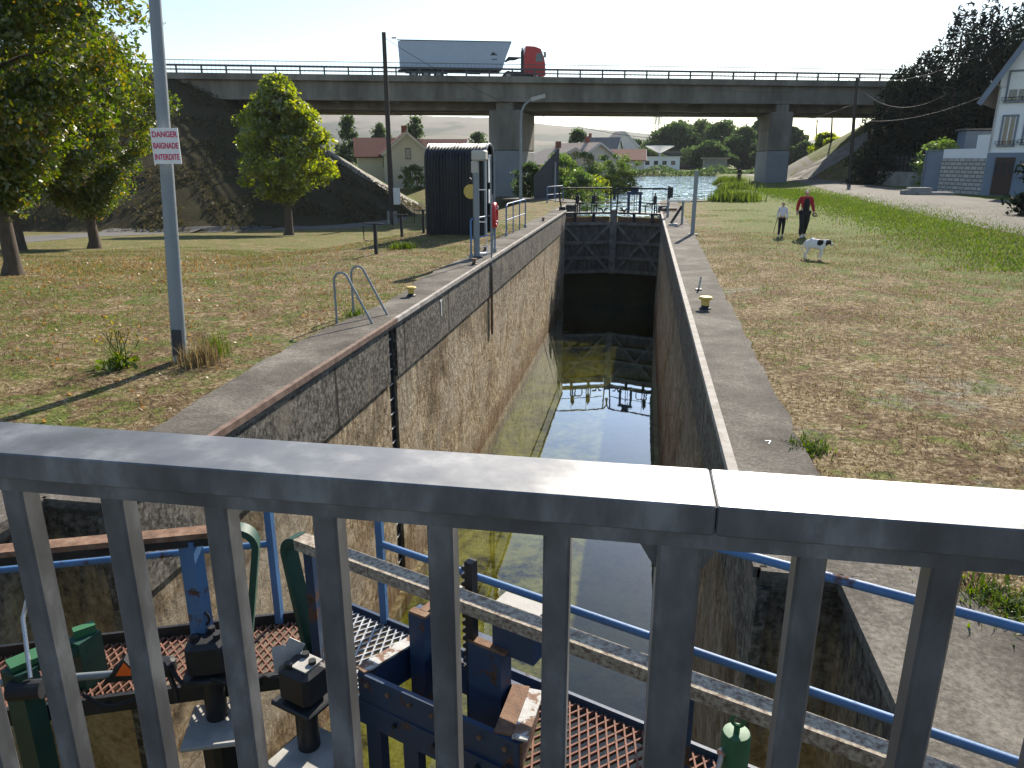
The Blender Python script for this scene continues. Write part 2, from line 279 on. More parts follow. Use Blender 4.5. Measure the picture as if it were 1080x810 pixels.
def coping_mat():
    m, N, L = newmat('coping_concrete'); b = N['Principled BSDF']; v = coords(N, L, True)
    n1 = noi(N, L, v, .9, 8, .7, .3); n2 = noi(N, L, v, 26, 8, .75)
    a = ramp(N, [(.38, (.05, .045, .038)), (.5, (.115, .104, .088)), (.62, (.25, .228, .194))]); L.new(mth(N, L, 'ADD', mth(N, L, 'MULTIPLY', n1, .55), mth(N, L, 'MULTIPLY', n2, .45)), a.inputs[0])
    L.new(a.outputs[0], b.inputs['Base Color']); b.inputs['Roughness'].default_value = .93; b.inputs['Specular IOR Level'].default_value = .2
    bump(N, L, n2, .6, .012, b); return m
MT['coping'] = coping_mat()
MT['nosing'] = M('pale_edge_stone', [(.35, (.24, .21, .18)), (.6, (.45, .42, .38))], 5, .9, .4, .01, 0, True)
MT['rustnose'] = M('rusty_edge_angle', [(.35, (.11, .062, .045)), (.6, (.22, .15, .115))], 6, .8, .4, .006, 0, True)
def bed_mat():
    m, N, L = newmat('algae_bed'); b = N['Principled BSDF']; v = coords(N, L, True)
    n1 = noi(N, L, v, .8, 6, .65, .8); n2 = noi(N, L, v, 5, 8, .7)
    a = ramp(N, [(.40, (.022, .02, .004)), (.47, (.10, .092, .016)), (.55, (.185, .17, .03)), (.64, (.25, .235, .07))])
    L.new(mth(N, L, 'ADD', mth(N, L, 'MULTIPLY', n1, .5), mth(N, L, 'MULTIPLY', n2, .5)), a.inputs[0])
    L.new(a.outputs[0], b.inputs['Base Color']); b.inputs['Roughness'].default_value = 1; b.inputs['Specular IOR Level'].default_value = 0
    bump(N, L, n2, .5, .05, b); return m
MT['bed'] = bed_mat()
MT['mud'] = M('canal_mud', [(.3, (.03, .032, .018)), (.7, (.06, .06, .03))], 1, 1, 0, .01, 0, True)
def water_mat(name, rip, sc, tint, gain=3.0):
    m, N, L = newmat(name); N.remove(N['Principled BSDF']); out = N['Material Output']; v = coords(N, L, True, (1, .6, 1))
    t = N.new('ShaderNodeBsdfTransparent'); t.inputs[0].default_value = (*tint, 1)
    g = N.new('ShaderNodeBsdfGlossy'); g.inputs['Roughness'].default_value = .015; g.inputs[0].default_value = (.84, .93, 1, 1)  # sky blue put into the gloss colour; gain boosts the reflection
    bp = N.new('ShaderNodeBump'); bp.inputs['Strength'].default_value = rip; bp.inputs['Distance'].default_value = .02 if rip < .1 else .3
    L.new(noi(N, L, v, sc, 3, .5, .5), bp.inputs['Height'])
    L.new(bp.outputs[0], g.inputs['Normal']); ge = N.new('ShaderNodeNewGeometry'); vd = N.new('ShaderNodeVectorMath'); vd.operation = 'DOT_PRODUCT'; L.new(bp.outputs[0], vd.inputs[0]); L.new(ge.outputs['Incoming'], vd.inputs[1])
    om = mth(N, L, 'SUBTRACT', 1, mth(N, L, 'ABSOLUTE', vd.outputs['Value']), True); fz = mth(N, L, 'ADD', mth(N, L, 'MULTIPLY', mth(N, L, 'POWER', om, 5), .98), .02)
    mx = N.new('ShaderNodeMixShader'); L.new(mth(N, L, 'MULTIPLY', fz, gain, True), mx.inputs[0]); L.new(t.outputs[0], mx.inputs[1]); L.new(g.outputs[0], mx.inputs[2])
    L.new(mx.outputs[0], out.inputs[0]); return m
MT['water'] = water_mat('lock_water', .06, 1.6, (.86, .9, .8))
MT['canalwater'] = water_mat('canal_water', 1.0, .8, (.5, .55, .45))
MT['hill'] = M('wooded_hill', [(.42, (.03, .042, .026)), (.5, (.05, .062, .033)), (.53, (.13, .115, .085)), (.6, (.17, .15, .11))], .004, 1, 0, .01, 0, True, (1, .5, 3), 5)
# ------------------------------------------------------------------ mesh builder
WM = {}
class MB:
    def __init__(s, *mats): s.v = []; s.f = []; s.m = []; s.mats = list(mats) or ['concrete']; s.cur = 0
    def mat(s, n):
        if n not in s.mats: s.mats.append(n)
        s.cur = s.mats.index(n); return s
    def add(s, vs, fs):
        o = len(s.v); s.v += [tuple(p) for p in vs]
        for f in fs: s.f.append(tuple(i+o for i in f)); s.m.append(s.cur)
        return s
    def box(s, c, d, rz=0, rot=None, bev=0):
        mt = rot if rot is not None else Matrix.Rotation(rz, 3, 'Z'); c = Vector(c)
        x, y, z = (q/2 for q in d)
        if bev:
            b = bev; vs = []; 
            for dz, k in ((-z, b), (-z+b, 0), (z-b, 0), (z, b)):
                for sx, sy in ((-1, -1), (1, -1), (1, 1), (-1, 1)):
                    # chamfered corners
                    X, Y = x-k, y-k
                    if sx*sy > 0: pts = [(sx*X, sy*(Y-b)), (sx*(X-b), sy*Y)]
                    else: pts = [(sx*(X-b), sy*Y), (sx*X, sy*(Y-b))]
                    if (sx, sy) == (-1, -1): pts = [(-X, -Y+b), (-X+b, -Y)]
                    if (sx, sy) == (1, -1): pts = [(X-b, -Y), (X, -Y+b)]
                    if (sx, sy) == (1, 1): pts = [(X, Y-b), (X-b, Y)]
                    if (sx, sy) == (-1, 1): pts = [(-X+b, Y), (-X, Y-b)]
                    vs += [(p[0], p[1], dz) for p in pts]
            fs = [tuple(range(7, -1, -1)), tuple(range(24, 32))]
            for l in range(3):
                for i in range(8): j = (i+1) % 8; fs.append((l*8+i, l*8+j, l*8+8+j, l*8+8+i))
            return s.add([mt@Vector(p)+c for p in vs], fs)
        vs = [mt@Vector((sx*x, sy*y, sz*z))+c for sz in (-1, 1) for sx, sy in ((-1, -1), (1, -1), (1, 1), (-1, 1))]
        return s.add(vs, [(3, 2, 1, 0), (4, 5, 6, 7), (0, 1, 5, 4), (1, 2, 6, 5), (2, 3, 7, 6), (3, 0, 4, 7)])
    def bar(s, p, q, w, h, up=(0, 0, 1)):
        p, q = Vector(p), Vector(q); d = (q-p); l = d.length; d.normalize(); up = Vector(up)
        sd = d.cross(up)
        if sd.length < 1e-4: sd = d.cross(Vector((1, 0, 0)))
        sd.normalize(); u = sd.cross(d)
        return s.box((p+q)/2, (l, w, h), rot=Matrix((d, -sd, u)).transposed())
    def tube(s, pts, r, seg=10, cap=True):
        pts = [Vector(p) for p in pts]; n = len(pts); rs = r if isinstance(r, (list, tuple)) else [r]*n
        vs = []; fs = []; prev = None
        for i, p in enumerate(pts):
            d = (pts[min(i+1, n-1)]-pts[max(i-1, 0)]).normalized()
            if prev is None:
                a = d.orthogonal().normalized()
            else:
                a = prev-d*prev.dot(d); a.normalize()
            prev = a; b = d.cross(a)
            vs += [p+(a*math.cos(2*math.pi*k/seg)+b*math.sin(2*math.pi*k/seg))*rs[i] for k in range(seg)]
        for i in range(n-1):
            for k in range(seg):
                j = (k+1) % seg; fs.append((i*seg+k, i*seg+j, i*seg+seg+j, i*seg+seg+k))
        if cap: fs += [tuple(range(seg-1, -1, -1)), tuple(range((n-1)*seg, n*seg))]
        return s.add(vs, fs)
    def cyl(s, c, r, h, seg=20, axis=(0, 0, 1)):
        c = Vector(c); a = Vector(axis).normalized(); return s.tube([c-a*h/2, c+a*h/2], r, seg)
    def torus(s, c, R0, r, axis=(0, 0, 1), seg=20, sg=8, sy=1.0):
        c = Vector(c); a = Vector(axis).normalized(); u = a.orthogonal().normalized(); w = a.cross(u); vs = []; fs = []
        for i in range(seg):
            t = 2*math.pi*i/seg; d = u*math.cos(t)+w*math.sin(t)
            for k in range(sg):
                q = 2*math.pi*k/sg; vs.append(c+d*(R0+r*math.cos(q))+a*r*math.sin(q)*sy)
        for i in range(seg):
            for k in range(sg):
                i2 = (i+1) % seg; k2 = (k+1) % sg; fs.append((i*sg+k, i2*sg+k, i2*sg+k2, i*sg+k2))
        return s.add(vs, fs)
    def prism(s, poly, o, ex, ey, ez, h):
        """polygon in the (ex, ey) plane at o, thickness h along ez"""
        o, ex, ey, ez = (Vector(q) for q in (o, ex, ey, ez)); n = len(poly)
        vs = [o+ex*a+ey*b for a, b in poly]+[o+ex*a+ey*b+ez*h for a, b in poly]
        fs = [tuple(range(n-1, -1, -1)), tuple(range(n, 2*n))]+[(i, (i+1) % n, n+(i+1) % n, n+i) for i in range(n)]
        return s.add(vs, fs)
    def lathe(s, prof, c, seg=20):
        c = Vector(c); vs = []; fs = []; n = len(prof)
        for r, z in prof: vs += [c+Vector((r*math.cos(2*math.pi*k/seg), r*math.sin(2*math.pi*k/seg), z)) for k in range(seg)]
        for i in range(n-1):
            for k in range(seg): j = (k+1) % seg; fs.append((i*seg+k, i*seg+j, i*seg+seg+j, i*seg+seg+k))
        fs += [tuple(range(seg-1, -1, -1)), tuple(range((n-1)*seg, n*seg))]
        return s.add(vs, fs)
    def build(s, name, parent=None, at=None, local=False, smooth=False):
        me = bpy.data.meshes.new(name); vs = s.v; loc = Vector((0, 0, 0))
        if parent is not None and not local:
            inv = WM[parent].inverted(); vs = [inv@Vector(p) for p in vs]
        elif at is not None and not local:
            loc = Vector(at); vs = [Vector(p)-loc for p in vs]
        elif at is not None: loc = Vector(at)
        me.from_pydata([tuple(p) for p in vs], [], s.f)
        for n in s.mats: me.materials.append(MT[n])
        if len(s.mats) > 1: me.polygons.foreach_set('material_index', s.m)
        bm = bmesh.new(); bm.from_mesh(me); bmesh.ops.recalc_face_normals(bm, faces=bm.faces); bm.to_mesh(me); bm.free()
        if smooth:
            me.polygons.foreach_set('use_smooth', [True]*len(me.polygons)); me.set_sharp_from_angle(angle=R(38))
        me.update()
        o = bpy.data.objects.new(name, me); C.objects.link(o); o.location = loc
        if parent is not None:
            o.parent = parent; WM[o] = WM[parent].copy()
        else: WM[o] = Matrix.Translation(loc)
        return o
def npmesh(name, verts, faces, mat, parent=None, smooth=False):
    me = bpy.data.meshes.new(name); nf, k = faces.shape
    me.vertices.add(len(verts)); me.vertices.foreach_set('co', np.asarray(verts, np.float32).ravel())
    me.loops.add(nf*k); me.loops.foreach_set('vertex_index', faces.astype(np.int32).ravel())
    me.polygons.add(nf); me.polygons.foreach_set('loop_start', np.arange(0, nf*k, k, dtype=np.int32))
    me.materials.append(MT[mat]); me.update(calc_edges=True); me.validate()
    if smooth: me.polygons.foreach_set('use_smooth', [True]*nf)
    o = bpy.data.objects.new(name, me); C.objects.link(o)
    if parent is not None: o.parent = parent
    return o
def tag(o, label, cat, group=None):
    o['label'] = label; o['category'] = cat
    if group: o['group'] = group
    return o
def kind(o, k): o['kind'] = k; return o
def thing(name, label, cat, loc=(0, 0, 0), rz=0, group=None):
    o = bpy.data.objects.new(name, None); C.objects.link(o); o.location = loc; o.rotation_euler = (0, 0, rz)
    WM[o] = Matrix.Translation(Vector(loc))@Matrix.Rotation(rz, 4, 'Z'); return tag(o, label, cat, group)
def kids(o): return [c for c in bpy.data.objects if c.parent is o]
def dup(o, loc, rz=None, label=None, scale=None):
    def cp(a, par):
        c = a.copy(); C.objects.link(c)
        if par: c.parent = par
        for ch in kids(a): cp(ch, c)
        return c
    c = cp(o, None); c.location = loc
    if rz is not None: c.rotation_euler = (0, 0, rz)
    if scale: c.scale = scale
    if label: c['label'] = label
    WM[c] = Matrix.Translation(Vector(loc))@Matrix.Rotation(c.rotation_euler[2], 4, 'Z')
    return c
# ------------------------------------------------------------------ world, sun, camera
SEL, SAZ = R(33), R(12.0)
w = bpy.data.worlds.new('World'); S.world = w; w.use_nodes = True; N = w.node_tree.nodes; L = w.node_tree.links
sk = N.new('ShaderNodeTexSky'); sk.sky_type = 'NISHITA'; sk.sun_disc = False; sk.sun_elevation = SEL; sk.sun_rotation = SAZ
sk.air_density = 1.0; sk.dust_density = .5; sk.ozone_density = 1.3; sk.altitude = 200
L.new(sk.outputs[0], N['Background'].inputs[0]); N['Background'].inputs[1].default_value = .1
sl = bpy.data.lights.new('sun', 'SUN'); sl.energy = 4.9; sl.angle = R(.53); sl.color = (1, .905, .765)
so = bpy.data.objects.new('sun', sl); C.objects.link(so)
sd = Vector((math.sin(SAZ)*math.cos(SEL), math.cos(SAZ)*math.cos(SEL), math.sin(SEL)))
so.rotation_euler = sd.to_track_quat('Z', 'Y').to_euler()
cam = bpy.data.cameras.new('camera'); cam.sensor_width = 36; cam.lens = 36*CF/1080; cam.clip_start = .05; cam.clip_end = 8000
co = bpy.data.objects.new('camera', cam); C.objects.link(co); S.camera = co
mw = Matrix((RT, UP, -FW)).transposed().to_4x4(); mw.translation = CC; co.matrix_world = mw
S.view_settings.view_transform = 'Standard'; S.view_settings.look = 'None'; S.view_settings.exposure = .85; S.view_settings.gamma = 1
S.render.engine = 'CYCLES'; S.cycles.max_bounces = 8; S.cycles.transparent_max_bounces = 12; S.cycles.use_denoising = True
S.cycles.caustics_reflective = False; S.cycles.caustics_refractive = False; S.cycles.sample_clamp_indirect = 8
# ------------------------------------------------------------------ ground sheet
def axis(segs):
    out = []
    for a, b, n in segs: out += list(np.linspace(a, b, n, endpoint=False))
    return np.array(out+[segs[-1][1]])
HX0, HX1, HY1 = -4.80, 1.50, 52.0
xs = axis([(-3000, -400, 14), (-400, -80, 24), (-80, -45, 30), (-45, HX0, 96), (HX0, 1.40, 14), (1.40, HX1, 1), (HX1, 30, 70), (30, 60, 40), (60, 400, 24), (400, 3000, 14)])
ys = axis([(-60, -8, 10), (-8, HY1, 140), (HY1, 120, 120), (120, 260, 70), (260, 600, 20), (600, 4500, 16)])
GX, GY = np.meshgrid(xs, ys); GZ = terr(GX, GY); ny, nx = GX.shape
idx = np.arange(nx*ny).reshape(ny, nx)
cx = (GX[:-1, :-1]+GX[1:, 1:])/2; cy = (GY[:-1, :-1]+GY[1:, 1:])/2
keep = ~((cx > HX0) & (cx < np.where(cy < 5.0, HX1, 1.40)) & (cy < HY1))
fq = np.stack([idx[:-1, :-1], idx[:-1, 1:], idx[1:, 1:], idx[1:, :-1]], -1)[keep]
ground = kind(npmesh('ground', np.stack([GX, GY, GZ], -1).reshape(-1, 3), fq, 'ground', None, True), 'structure')
def near_px(px, py, rx, ry, X, Y, cache={}):
    p = gp(px, py); return np.exp(-((X-p.x)/rx)**2-((Y-p.y)/ry)**2)
gr = .365+.0*GX
gr += .10*sm(-7, -14, GX)*sm(8, 14, GY)
gr += .55*sm(6.5, 10, GX-(GY-20)*.12)*sm(14, 30, GY)*(1-sm(16, 22, GX-(GY-20)*.30))
gr += .34*sm(11, 27, GY)*sm(2.0, 5.5, GX)
gr += .35*sm(48, 60, GY)*sm(4, 6, GX)
gr += .3*sm(120, 160, GY)
gr -= .12*sm(1.2, 1.6, GX)*(1-sm(5, 10, GX))*(1-sm(18, 30, GY))
gr += .35*np.exp(-((GX+9.3)/1.5)**2-((GY-6.6)/1.0)**2)
e_, lx_, ln_ = emb(GX, GY)
one = (e_ > GZ-.5) & (GY < 400)
gr = np.where(one & (ln_ < 0), .36+.1*np.sin(GX*.3), gr)
gr = np.where(one & (lx_ > -42) & (ln_ > -4), .75, gr)
hd = .9*sm(1.9, 2.5, 4.6-GY-.0*GX)*sm(-1, .0, 2.6-GX)*(GX > 0)+.8*sm(0, .8, 5.2-GY)*(GX < 0)*sm(-9.5, -7.5, GX)
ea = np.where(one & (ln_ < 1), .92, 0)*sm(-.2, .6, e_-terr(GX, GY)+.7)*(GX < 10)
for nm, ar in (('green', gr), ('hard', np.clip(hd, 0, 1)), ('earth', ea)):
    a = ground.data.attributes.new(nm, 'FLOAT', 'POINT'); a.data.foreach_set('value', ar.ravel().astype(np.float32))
def sheet(name, left, right, mat, dz=.012, n=60):
    """road surface draped on the ground between two polylines"""
    def res(pl):
        pl = [Vector((p[0], p[1])) for p in pl]; d = [0]
        for a, b in zip(pl, pl[1:]): d.append(d[-1]+(b-a).length)
        t = np.linspace(0, d[-1], n); return np.stack([np.interp(t, d, [p.x for p in pl]), np.interp(t, d, [p.y for p in pl])], -1)
    A, B = res(left), res(right); k = 9; v = []
    for i in range(n):
        for j in range(k):
            q = A[i]*(1-j/(k-1))+B[i]*(j/(k-1))
            if j in (0, k-1): q = q+rng.normal(0, .09, 2)
            v.append((q[0], q[1], tz(q[0], q[1])+dz+(.02 if 0 < j < k-1 else 0)))
    id2 = np.arange(n*k).reshape(n, k)
    f = np.stack([id2[:-1, :-1], id2[:-1, 1:], id2[1:, 1:], id2[1:, :-1]], -1).reshape(-1, 4)
    return kind(npmesh(name, np.array(v), f, mat, None, True), 'structure')
def P2(*pts): return [gp(x, y) for x, y in pts]
sheet('lane', P2((-120, 262), (0, 258), (100, 250), (200, 245.5), (300, 242.5), (360, 241), (400, 238.5), (428, 232)), P2((-120, 254), (0, 250.5), (100, 244), (200, 241), (300, 238.5), (360, 237), (400, 233.5), (430, 228)), 'asphalt')
rl = [(17.5, 150), (16.9, 110)]+[tuple(gp(x, y)[:2]) for x, y in ((826, 188), (850, 194), (880, 203), (925, 215), (1000, 233), (1080, 250), (1200, 275))]
rr = [(22, 150), (21.5, 112)]+[tuple(gp(x, y)[:2]) for x, y in ((862, 187), (900, 192), (930, 196), (985, 204), (1040, 210), (1120, 216), (1260, 226))]
sheet('road', rl, rr, 'gravel')
# water and lock floor
ZW = -5.18
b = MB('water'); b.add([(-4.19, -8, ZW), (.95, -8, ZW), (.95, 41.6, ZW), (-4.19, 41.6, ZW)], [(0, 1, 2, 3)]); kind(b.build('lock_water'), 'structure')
b = MB('bed'); b.add([(-5.2, -8, -5.5), (1.8, -8, -5.5), (1.8, 47, -5.5), (-5.2, 47, -5.5)], [(0, 1, 2, 3)]); kind(b.build('lock_floor'), 'structure')
b = MB('canalwater'); ysw = np.linspace(42.4, 150.5, 60)
vs = []
for y in ysw: vs += [(-4.19 if y < 50.5 else np.interp(y, CL[0], CL[1])-(.5 if y < 124 else 66), y, -.36), (.87 if y < 50.5 else np.interp(y, CR[0], CR[1])+.5, y, -.36)]
b.add(vs, [(2*i, 2*i+1, 2*i+3, 2*i+2) for i in range(59)]); kind(b.build('canal_water'), 'structure')
b = MB('mud'); b.add([(-4.3, 42.6, -1.9), (1.0, 42.6, -1.9), (1.0, 54, -1.9), (-4.3, 54, -1.9)], [(0, 1, 2, 3)]); kind(b.build('canal_floor'), 'structure')
# ------------------------------------------------------------------ lock walls
def wall_path(side):
    if side < 0:
        return [(-4.76, -8), (-4.76, 4.79), (-4.2, 4.79), (-4.2, 11.72), (-4.36, 11.72), (-4.36, 12.12), (-4.2, 12.12),
                (-4.2, 41.0), (-4.75, 41.0), (-4.75, 46.2), (-4.2, 46.2), (-4.2, 50.5), (-5.7, 53.2), (-9, 54.2)]
    return [(1.46, -8), (1.46, 4.65), (.93, 4.65), (.93, 41.0), (1.45, 41.0), (1.45, 46.2), (.93, 46.2), (.93, 50.5), (1.6, 53.0), (7.2, 54.6)]
def extrude_path(mb, path, z0, z1, off=0, nz=1, batter=0):
    n = len(path); vs = []
    for k in range(nz+1):
        z = z0+(z1-z0)*k/nz
        for x, y in path: vs.append((x+off+batter*(k/nz-1)*(-1), y, z))
    fs = [(k*n+i, k*n+i+1, (k+1)*n+i+1, (k+1)*n+i) for k in range(nz) for i in range(n-1)]
    return mb.add(vs, fs)
for side, lab in ((-1, 'long sunlit lock wall of brown rubble with dark concrete band, left of the water'), (1, 'long shaded lock chamber wall with pale coping edge, right of the water')):
    t = thing('lock_wall', lab, 'lock wall', (-4.2 if side < 0 else .93, 0, 0), 0)
    pt = wall_path(side); b = MB('stone'); ci = [i for i, q in enumerate(pt) if q[1] > 4.5]; pm = pt[ci[1]-0:]; pr = pt[:ci[1]+1]
    extrude_path(b, pm, -5.9, -1.0, 0, 1, -.16 if side > 0 else 0); b.build('stone_face', t)
    b = MB('recess'); extrude_path(b, pr, -5.9, -.101, 0, 1, -.189 if side > 0 else 0); b.build('recess_face', t); b = MB('band'); yc = 4.79 if side < 0 else 4.65; b.bar((-4.19 if side < 0 else .93-.17, yc-.01, -5.9), (-4.19 if side < 0 else .925, yc-.01, -.105), .075, .075, (1, 0, 0)); b.build('corner_angle', t)
    b = MB('band'); o = -side*.03
    pt_all = pt; pt = pm; extrude_path(b, pt, -1.02, -.02, o)
    n = len(pt); b.add([(x+o, y, -1.02) for x, y in pt]+[(x-side*-.2, y, -1.02) for x, y in pt], [(i, i+1, n+i+1, n+i) for i in range(n-1)])
    b.build('concrete_band', t); pt = pt_all
    # coping slab: inner edge follows the path, outer edge is ragged
    b = MB('coping'); inner = []; 
    for (x0, y0), (x1, y1) in zip(pt, pt[1:]):
        if abs(x0-x1) > .25 and abs(x0-x1) < .4: continue
        m = max(1, int(math.hypot(x1-x0, y1-y0)/.35))
        for k in range(m): inner.append((x0+(x1-x0)*k/m, y0+(y1-y0)*k/m))
    inner.append(pt[-1])
    # drop the small ladder and pipe recesses from the coping outline on the left (the slab bridges them)
    inner = [((-4.2 if (side < 0 and 4.9 < y < 40.9) else x), y) for x, y in inner]
    top = .03; n = len(inner); vs = []
    for i, (x, y) in enumerate(inner):
        if side < 0:
            wdt = 1.05 if y < 4.9 else (.80+.10*math.sin(y*.8)-.003*y)
            ox = -4.2-wdt-(4.4*sm(5.6, 4.9, y))
        else:
            ox = .93+.62+.011*y+(.95*sm(6.4, 3.0, y))
        ox += -side*0+random.uniform(-.03, .03)+.06*mnoise.noise(Vector((y*1.3, side, 0)))
        if y > 50.4: ox = x+side*.9; yy = y-1.4 if abs(x) > 2 else y-.4
        else: yy = y
        vs += [(x+side*-.05, y, top-.13), (x-side*.05, y, top-.015), (x-side*.035, y, top), (x+side*.10, y, top+.004), (ox, yy, top+.002), (ox+side*.02, yy, top-.12)]
    fs = [(i*6+k, i*6+6+k, i*6+7+k, i*6+1+k) for i in range(n-1) for k in range(5)]+[(i*6+5, i*6+11, i*6+6, i*6) for i in range(n-1)]
    b.add(vs, fs)
    b.build('coping', t)
    # pale worn edge / rusty angle along the lip
    b = MB('nosing')
    ps = [p for p in inner]
    for (x0, y0), (x1, y1) in zip(ps, ps[1:]):
        if side < 0 and 4.9 < (y0+y1)/2 < 12.1: b.mat('rustnose')
        elif (y0+y1)/2 < 4.9: b.mat('coping')
        else: b.mat('nosing')
        b.bar((x0-side*.034, y0, top-.03), (x1-side*.034, y1, top-.03), .09 if side > 0 else .07, .078)
    b.build('edge_strip', t)
    if side < 0:
        b = MB('stone'); b.box((-4.14, 24, -5.34), (.16, 33, .285)); b.build('footing', t)
        b = MB('tyre'); b.box((-4.345, 11.92, -2.6), (.02, .40, 5.0)); b.build('recess_back_sheet', t)  # near-black sheet over the back of the ladder recess
        # white gauge tick on the band
        b = MB('white'); b.box((-4.163, 15.1, -.36), (.006, .05, .34)); b.box((-4.163, 15.1, -.20), (.0055, .16, .04)); b.build('gauge_mark', t)
# ladder in the recess with looped hand rails
t = thing('lock_ladder', 'steel ladder in a wall recess with two looped grey hand rails on the left coping', 'ladder', (-4.25, 11.9, 0))
for yy in (11.80, 12.04):
    b = MB('darkgrey'); b.box((-4.25, yy, -2.55), (.05, .012, 4.9)); b.build('stringer', t)
for k in range(17):
    b = MB('palesteel'); b.tube([(-4.25, 11.81, -.32-k*.27), (-4.25, 12.03, -.32-k*.27)], .014, 6); b.build('rung', t)
for yy in (11.62, 12.38):
    pts = [(-5.04, yy, 0), (-5.04, yy, .74)]
    for k in range(1, 9):
        a = math.pi*k/9*.86; pts.append((-5.04+.13*(1-math.cos(a)), yy, .74+.14*math.sin(a)))
    pts += [(-4.42, yy, .05), (-4.39, yy, .0)]
    b = MB('galvpole'); b.tube(pts, .02, 8); b.build('hand_rail', t, smooth=True)
# bollards
def bollard(p, lab, r=.075, h=.19, cap='yellow'):
    t = thing('mooring_bollard', lab, 'bollard', p, 0, 'yellow mooring bollards along the lock coping')
    MB('blackiron').lathe([(r*1.25, 0), (r*1.2, .02), (r*.8, .04), (r*.8, h*.6)], p, 16).build('base', t, smooth=True)
    MB(cap).lathe([(r*.82, h*.3), (r*.85, h*.72), (r*1.35, h*.78), (r*1.45, h*.9), (r*1.2, h), (r*.2, h*1.03)], p, 18).build('cap', t, smooth=True)
bollard((-4.55, 14.26, .035), 'yellow topped mooring bollard on the left coping, beyond the ladder hand rails')
bollard((1.2, 13.9, .035), 'fat yellow mooring bollard on the right coping, nearest the camera', .09, .23)
t = thing('mooring_pin', 'thin leaning pale mooring pin on the right coping behind the yellow bollard', 'mooring pin', (1.22, 16.0, .03))
MB('blackiron').box((1.22, 16.0, .045), (.12, .16, .03)).build('base', t); MB('palesteel').tube([(1.22, 16, .04), (1.25, 16.03, .26), (1.25, 15.99, .3)], .02, 8).build('pin', t)
for px, py, lab in ((500, 279, 'small dark mooring bollard beside the foot of the thick post on the left coping'), (512, 264, 'small dark mooring bollard behind the first blue rail on the left coping'), (573, 233, 'small mooring bollard far along the left coping near the far gates')):
    p = atz(px, py, .035); bollard((p.x, p.y, .035), lab, .06, .16, 'rust')
# ------------------------------------------------------------------ foreground: road bridge edge and galvanised railing
def proj(p):
    v = Vector(p)-CC; d = v.dot(FW); return 540+CF*v.dot(RT)/d, 405-CF*v.dot(UP)/d
b = MB('deckasphalt'); b.box((0, -2.2, 1.08), (16, 6.0, .3)); kind(b.build('bridge_deck'), 'structure')
t = thing('bridge_railing', 'galvanised steel railing with wide flat top rail across the foreground', 'railing', (0, .72, 1.23))
for x0, x1 in ((-3.2, .0838), (.0850, 3.2)):
    b = MB('galv'); b.box(((x0+x1)/2, .722, 2.342), (x1-x0, .094, .032), bev=.0015); b.build('top_rail', t)
b = MB('galv'); b.box((0, .722, 2.313), (6.4, .052, .026)); b.build('rail_strip', t)
b = MB('galv'); b.box((0, .745, 1.36), (6.4, .05, .03)); b.build('bottom_rail', t)
bx = [-.757, -.619, -.482, -.345, -.208, -.076, .055, .189, .318]
bx = [-.752-.134*k for k in range(12, 0, -1)]+bx+[.318+.134*k for k in range(1, 12)]
for k, x in enumerate(bx):
    if abs(x-.055) < .01: b = MB('galv'); b.box((x, .742, 1.773), (.046, .06, 1.06), bev=.004); b.build('post', t)
    else: b = MB('galv'); b.box((x, .734, 1.842), (.0300, .030, .92), bev=.003); b.build('baluster', t)
for x in (.055,):
    b = MB('galv'); b.prism([(-.055, 0), (.055, 0), (.024, -.05), (-.024, -.05)], (x, .735, 2.301), (1, 0, 0), (0, 0, 1), (0, 1, 0), .014); b.build('gusset', t)
# ------------------------------------------------------------------ lower mitre gates
GA = R(21.8); ca, sa = math.cos(GA), math.sin(GA)
def LR(tt, s, z): return Vector((-1.49+tt*ca-s*sa, 3.82-tt*sa-s*ca, z))
def LL(tt, s, z): return Vector((-2.10-tt*ca+s*sa, 3.71-tt*sa-s*ca, z))
def st(F, s, z, px, lo=-1.0, hi=4.0):
    a = proj(F(lo, s, z))[0] < proj(F(hi, s, z))[0]
    for _ in range(40):
        m = (lo+hi)/2
        if (proj(F(m, s, z))[0] < px) == a: lo = m
        else: hi = m
    return lo
def grating(mat, F, t0, t1, s0, s1, z, dx=.052, h=.018):
    """expanded metal: two families of slanted strips clipped to the rectangle"""
    b = MB(mat); k = 1.9
    up = (0, 0, 1)
    wdt = (s1-s0)/k
    for sg in (1, -1):
        x = t0-wdt
        while x < t1:
            a, c = (x, x+wdt) if sg > 0 else (x+wdt, x); sa_, sc_ = s0, s1
            if sg > 0:
                u0 = max(0, (t0-x)/wdt); u1 = min(1, (t1-x)/wdt); 
                if u1 > u0+.02: b.bar(F(x+wdt*u0, s0+(s1-s0)*u0, z), F(x+wdt*u1, s0+(s1-s0)*u1, z), .009, h)
            else:
                u0 = max(0, (x+wdt-t1)/wdt); u1 = min(1, (x+wdt-t0)/wdt)
                if u1 > u0+.02: b.bar(F(x+wdt*(1-u0), s0+(s1-s0)*u0, z-.004), F(x+wdt*(1-u1), s0+(s1-s0)*u1, z-.004), .009, h)
            x += dx
    return b
